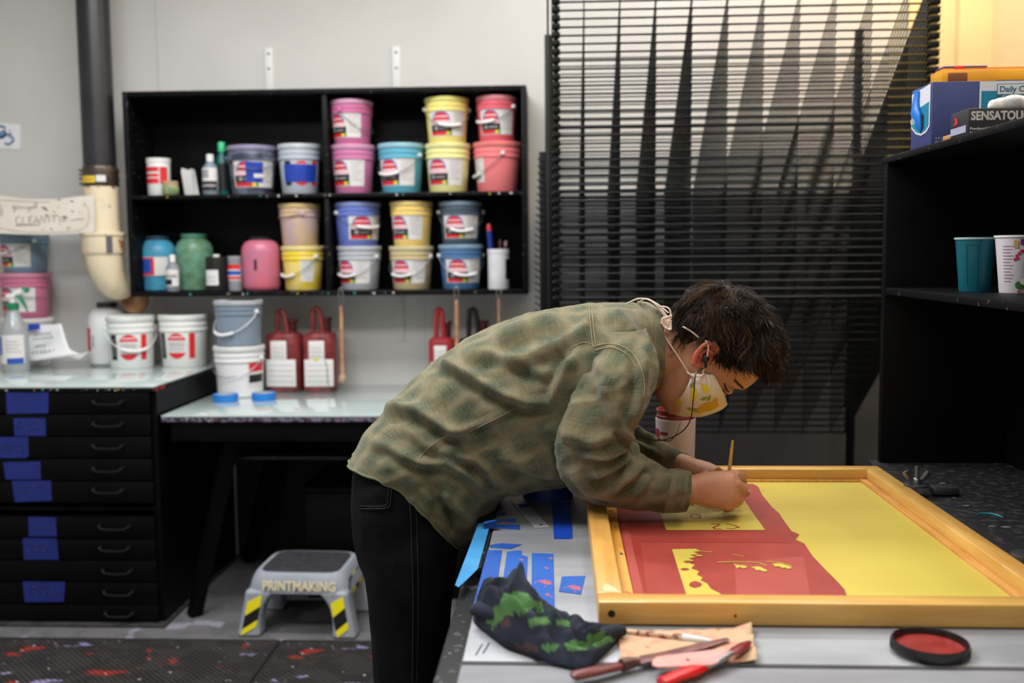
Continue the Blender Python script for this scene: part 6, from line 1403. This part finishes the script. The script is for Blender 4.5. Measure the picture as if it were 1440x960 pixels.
mm = MB(); rb = random.Random(11)
def mb_(cx, cy, rx, ry, ang, mi, off=.0008, pt=0):
    P = []
    for k in range(16):
        a = 2*PI*k/16; r = 1+rb.uniform(-.08, .08); x, y = rx*r*math.cos(a), ry*r*math.sin(a)*(1-pt*abs(math.cos(a))**3); c_, s_ = math.cos(ang), math.sin(ang); P.append((cx+x*c_-y*s_, cy+x*s_+y*c_))
    drapepoly(mm, mt, P, off, mi, 4)
for q in [(958, 544, 9, 7.5, -.5, 0), (951, 564, 7.5, 6.5, .4, 0), (975.5, 553, 4.5, 11, .1, 0), (992, 546, 4.5, 8, -.5, 0), (997, 571, 15, 6.5, -.25, 2), (982, 577, 7, 3.5, 0, 2), (1006, 562, 3.5, 3.5, 0, 2)]: mb_(*q)
for q in [(990, 560, 6, 2.3, -.3, 1), (997, 559, 5, 2.2, -1.1, 1), (973, 541, 4.5, 2.6, -.9, 1), (977, 576, 4, 2.5, .5, 1), (969, 574, 3, 2, 0, 1)]: mb_(*q, .0013, .6)
addpart(mm, 'lemon_print', [mat('lemon_yellow', (238, 220, 50), .8), mat('leaf_green', (150, 168, 70), .8), mat('lemon_amber', (222, 174, 40), .8)], mask)
M_cord = mat('cord_white', (224, 206, 190), .7)
mm = MB()
def cord(pts, r=.0020, n=8):
    q = [tuple(AY(*p)) for p in pts]; k = len(q)*5; mm.tube([cat_(q, i/k) for i in range(k+1)], r, n=n, flat=.7)
fr_ = AY(966, 522, 1.727)
cord([(967.5, 523, 1.727), (955, 503, 1.730), (940, 481, 1.738), (932, 468, 1.744)]); cord([(988, 525, 1.727), (993, 508, 1.718), (996, 488, 1.712), (992, 478, 1.712)]); cord([(983, 475, 1.722), (972, 466, 1.722), (960, 459, 1.724)])
cord([(966, 523, 1.726), (974, 528, 1.722), (984, 529, 1.722), (990, 525, 1.726)], .0024)
# loose bow at the nape
cord([(942, 463, 1.745), (932, 440, 1.752), (915, 423, 1.757), (898, 420, 1.765), (882, 427, 1.77)]); cord([(940, 440, 1.75), (925, 428, 1.757), (908, 420, 1.76), (897, 427, 1.77)]); cord([(938, 445, 1.74), (930, 432, 1.745), (941, 434, 1.74), (943, 448, 1.738), (934, 446, 1.738), (931, 452, 1.738), (941, 463, 1.738), (944, 450, 1.738)])
cord([(930, 455, 1.74), (936, 447, 1.738), (945, 444, 1.738)], .0026); cord([(931, 453, 1.736), (935, 460, 1.735), (943, 463, 1.735), (943, 455, 1.735)], .0022)
addpart(mm, 'mask_ties', M_cord, mask)
# ---- earphone with cable
M_ep = mat('earphone_black', (14, 14, 16), .35)
mm = MB(); c_ = H(-.002, .000, .080); mm.tube([c_+Vector((0, .008, 0)), c_, c_+Vector((0, -.006, .0)), c_+Vector((0, -.008, 0))], [.005, .0068, .0062, .003], n=16); mm.tube([c_+Vector((0, -.004, -.002)), c_+Vector((.0, -.005, -.014))], .0026, n=8)
ep = addpart(mm, 'earphone', M_ep)
mm = MB(); k0 = proj(c_+Vector((0, -.005, -.014)))
q = [tuple(AY(*p)) for p in [(k0[0], k0[1], c_.y-.005), (979, 525, 1.708), (976, 550, 1.70), (974, 570, 1.70), (971, 590, 1.715), (962, 604, 1.73), (945, 615, 1.74), (928, 619, 1.74), (912, 617, 1.74), (900, 612, 1.74)]]
mm.tube([cat_(q, i/60) for i in range(61)], .0011, n=6)
q = [tuple(AY(*p)) for p in [(955, 580, 1.86), (956, 592, 1.85), (953, 605, 1.82), (948, 614, 1.78), (940, 620, 1.75), (925, 617, 1.742)]]; mm.tube([cat_(q, i/40) for i in range(41)], .0010, n=6)
addpart(mm, 'cable', M_ep, ep)

# ---- hair
import bisect
rh = random.Random(21); HT = [cat_(rowsH, i/600) for i in range(601)]; HTU = [q[0] for q in HT]
def headsurf(u, th):
    """point, outward normal on the head form: u height, th 0 = face .. pi = back, + = near side"""
    uu = max(-.107, min(.1185, u)); i = bisect.bisect_left(HTU, uu); i = max(1, min(len(HT)-1, i)); _, ff, fb, w_ = HT[i]; c1, s1 = math.cos(th), math.sin(th); e = 2.25; k = (abs(c1)**e+abs(s1)**e)**(-1/e); mid = lerp(ff, fb, .52)
    f = mid+(ff-mid)*c1*k if c1 > 0 else mid+(mid-fb)*c1*k
    return Vector((uu, f, w_*s1*k))
def nrm_of(u, th):
    a = headsurf(u+.004, th)-headsurf(u-.004, th); b_ = headsurf(u, th+.05)-headsurf(u, th-.05); n = a.cross(b_); n.normalize(); p = headsurf(u, th)-Vector((.02, 0, 0))
    return n if n.dot(p) > 0 else -n
def hairline(th):
    a = abs(th)      # lower limit of hair in u, by direction around the head
    pts = [(0, .066), (.45, .066), (.8, .056), (1.1, .042), (1.32, .018), (1.5, .004), (1.62, .030), (1.85, .030), (2.05, .006), (2.3, -.030), (2.7, -.062), (3.15, -.072)]
    for i in range(len(pts)-1):
        if a <= pts[i+1][0]: return lerp(pts[i][1], pts[i+1][1], (a-pts[i][0])/(pts[i+1][0]-pts[i][0]))
    return pts[-1][1]
def thick(u, th):
    t = (u-hairline(th)); return .005+.019*min(1, max(0, t)/.055)*(1 if abs(th) < 1.9 else .85)
# inner cap
mm = MB(); rs = []; NT = 72
for k in range(22):
    s = k/21; r = []
    for j in range(NT):
        th = -PI+2*PI*j/NT; hl = hairline(th); u = lerp(hl, .118, s); p = headsurf(u, th); n = nrm_of(min(u, .112), th); q = p+n*(thick(u, th)*.72*(1 if s > .02 else .1)+.0012*noise.noise(p*200)); r.append(H(*q))
    rs.append(r)
mm.rings(rs, False, True)
HM = [mat('hair_dark', (32, 22, 16), .55, spec=.2), mat('hair_brown', (48, 34, 24), .55, spec=.22), mat('hair_light', (74, 54, 36), .55, spec=.25)]
hair = addpart(mm, 'hair', HM[0])
def strand(mb, p, n, d, L, lift, curl, ph, mi, r0=.0006, seg=7, grav=.05, fr=1.0):
    pts = []; side = n.cross(d); side.normalize()
    pos = Vector(p)
    for i in range(seg+1):
        s = i/seg; pts.append(H(*pos))
        arch = lift*(1-s*1.6)
        stp = d*(1)+n*arch+side*(curl*math.sin(ph+s*4.2*fr))+n*(curl*.5*math.cos(ph*1.7+s*4.6*fr))
        # gravity in head coordinates
        g = Vector((Vector((0, 0, -1)).dot(HU), Vector((0, 0, -1)).dot(HF), 0)); stp += g*grav*s
        stp.normalize(); pos = pos+stp*(L/seg)
        # keep outside the skull ellipsoid
        c0_ = Vector((.03, .006, 0)); e_ = pos-c0_; q = math.sqrt((e_.x/.094)**2+(e_.y/.094)**2+(e_.z/.079)**2)
        if pos.x > -.02 and q < 1.03: pos = c0_+e_*(1.03/q)
    mb.tube(pts, [lerp(r0, r0*.35, (i/seg)**2) for i in range(seg+1)], n=3, cap=False, mi=mi)
mm = MB(); NCL = 620
crown = Vector((.098, -.050, 0.0))
for c1 in range(NCL):
    th = rh.uniform(-PI, PI); hl = hairline(th); u = lerp(hl+.002, .118, rh.random()**.85)
    if th < -.3 and rh.random() < .45: continue
    p = headsurf(u, th); n = nrm_of(min(u, .112), th); d = (p-crown); d -= n*d.dot(n)
    if d.length < 1e-4: d = Vector((0, 1, 0))
    d.normalize(); front = max(0, math.cos(th)); d = (d+Vector((0, .0, .25*(1 if p.z > 0 else -1)))+Vector((.75*front, .22*front, 0))).normalized()
    nape = abs(th) > 2.0 and u < .0
    L = (.033+.017*rh.random()-.006*front) if not nape else .022+.012*rh.random()
    if u < hl+.012: L *= .62
    if .35 < abs(th) < 1.9: L = max(.010, min(L, (u-hl)*.95+.004))
    curl = rh.uniform(.35, 1.0)*(1 if not nape else .4); ph = rh.uniform(0, 6.28); mi = rh.choice((0, 0, 0, 1, 1, 2)); tk = thick(u, th)*.66; lift = rh.uniform(.2, .7); fr = rh.uniform(.7, 1.5)
    for q in range(15):
        du, dt = rh.gauss(0, .0045), rh.gauss(0, .055); u2 = max(hairline(th+dt)+.001, min(.1185, u+du)); p2 = headsurf(u2, th+dt)+n*tk
        strand(mm, p2, n, (d+Vector((rh.gauss(0, .07), rh.gauss(0, .07), rh.gauss(0, .07)))).normalized(), L*rh.uniform(.8, 1.1), lift, curl, ph+rh.gauss(0, .25), mi if rh.random() < .8 else rh.choice((0, 1, 2)), fr=fr)
locks = addpart(mm, 'hair_strands', HM, hair)
# ---- brush in the hand
a, b_ = AY(1030.5, 619, 1.715), AY(1021, 700, 1.715); zt_ = ZN+.001+MM+.002
dd = (b_-a).normalized(); L = (a-b_).length; e = a+dd*((zt_-a.z)/dd.z)
t = root('paint_brush', e, 'slim wooden brush with dark bristle end, held upright in the hand', 'brush')
v = a-e; MB().tube([v*.22, v*.4, v*.7, v*.9, v], [.0032, .0036, .0030, .0024, .0018], n=12).build('handle', mat('brush_wood', (214, 170, 96), .45, c2=(196, 140, 70), scale=50), t)
MB().tube([v*.12, v*.22], [.003, .0034], n=12).build('ferrule', mat('ferrule_brass', (170, 150, 120), .3, .9), t); MB().tube([v*0, v*.05, v*.12], [.0006, .003, .003], n=10).build('bristles', mat('bristle_red', (90, 30, 28), .7), t)
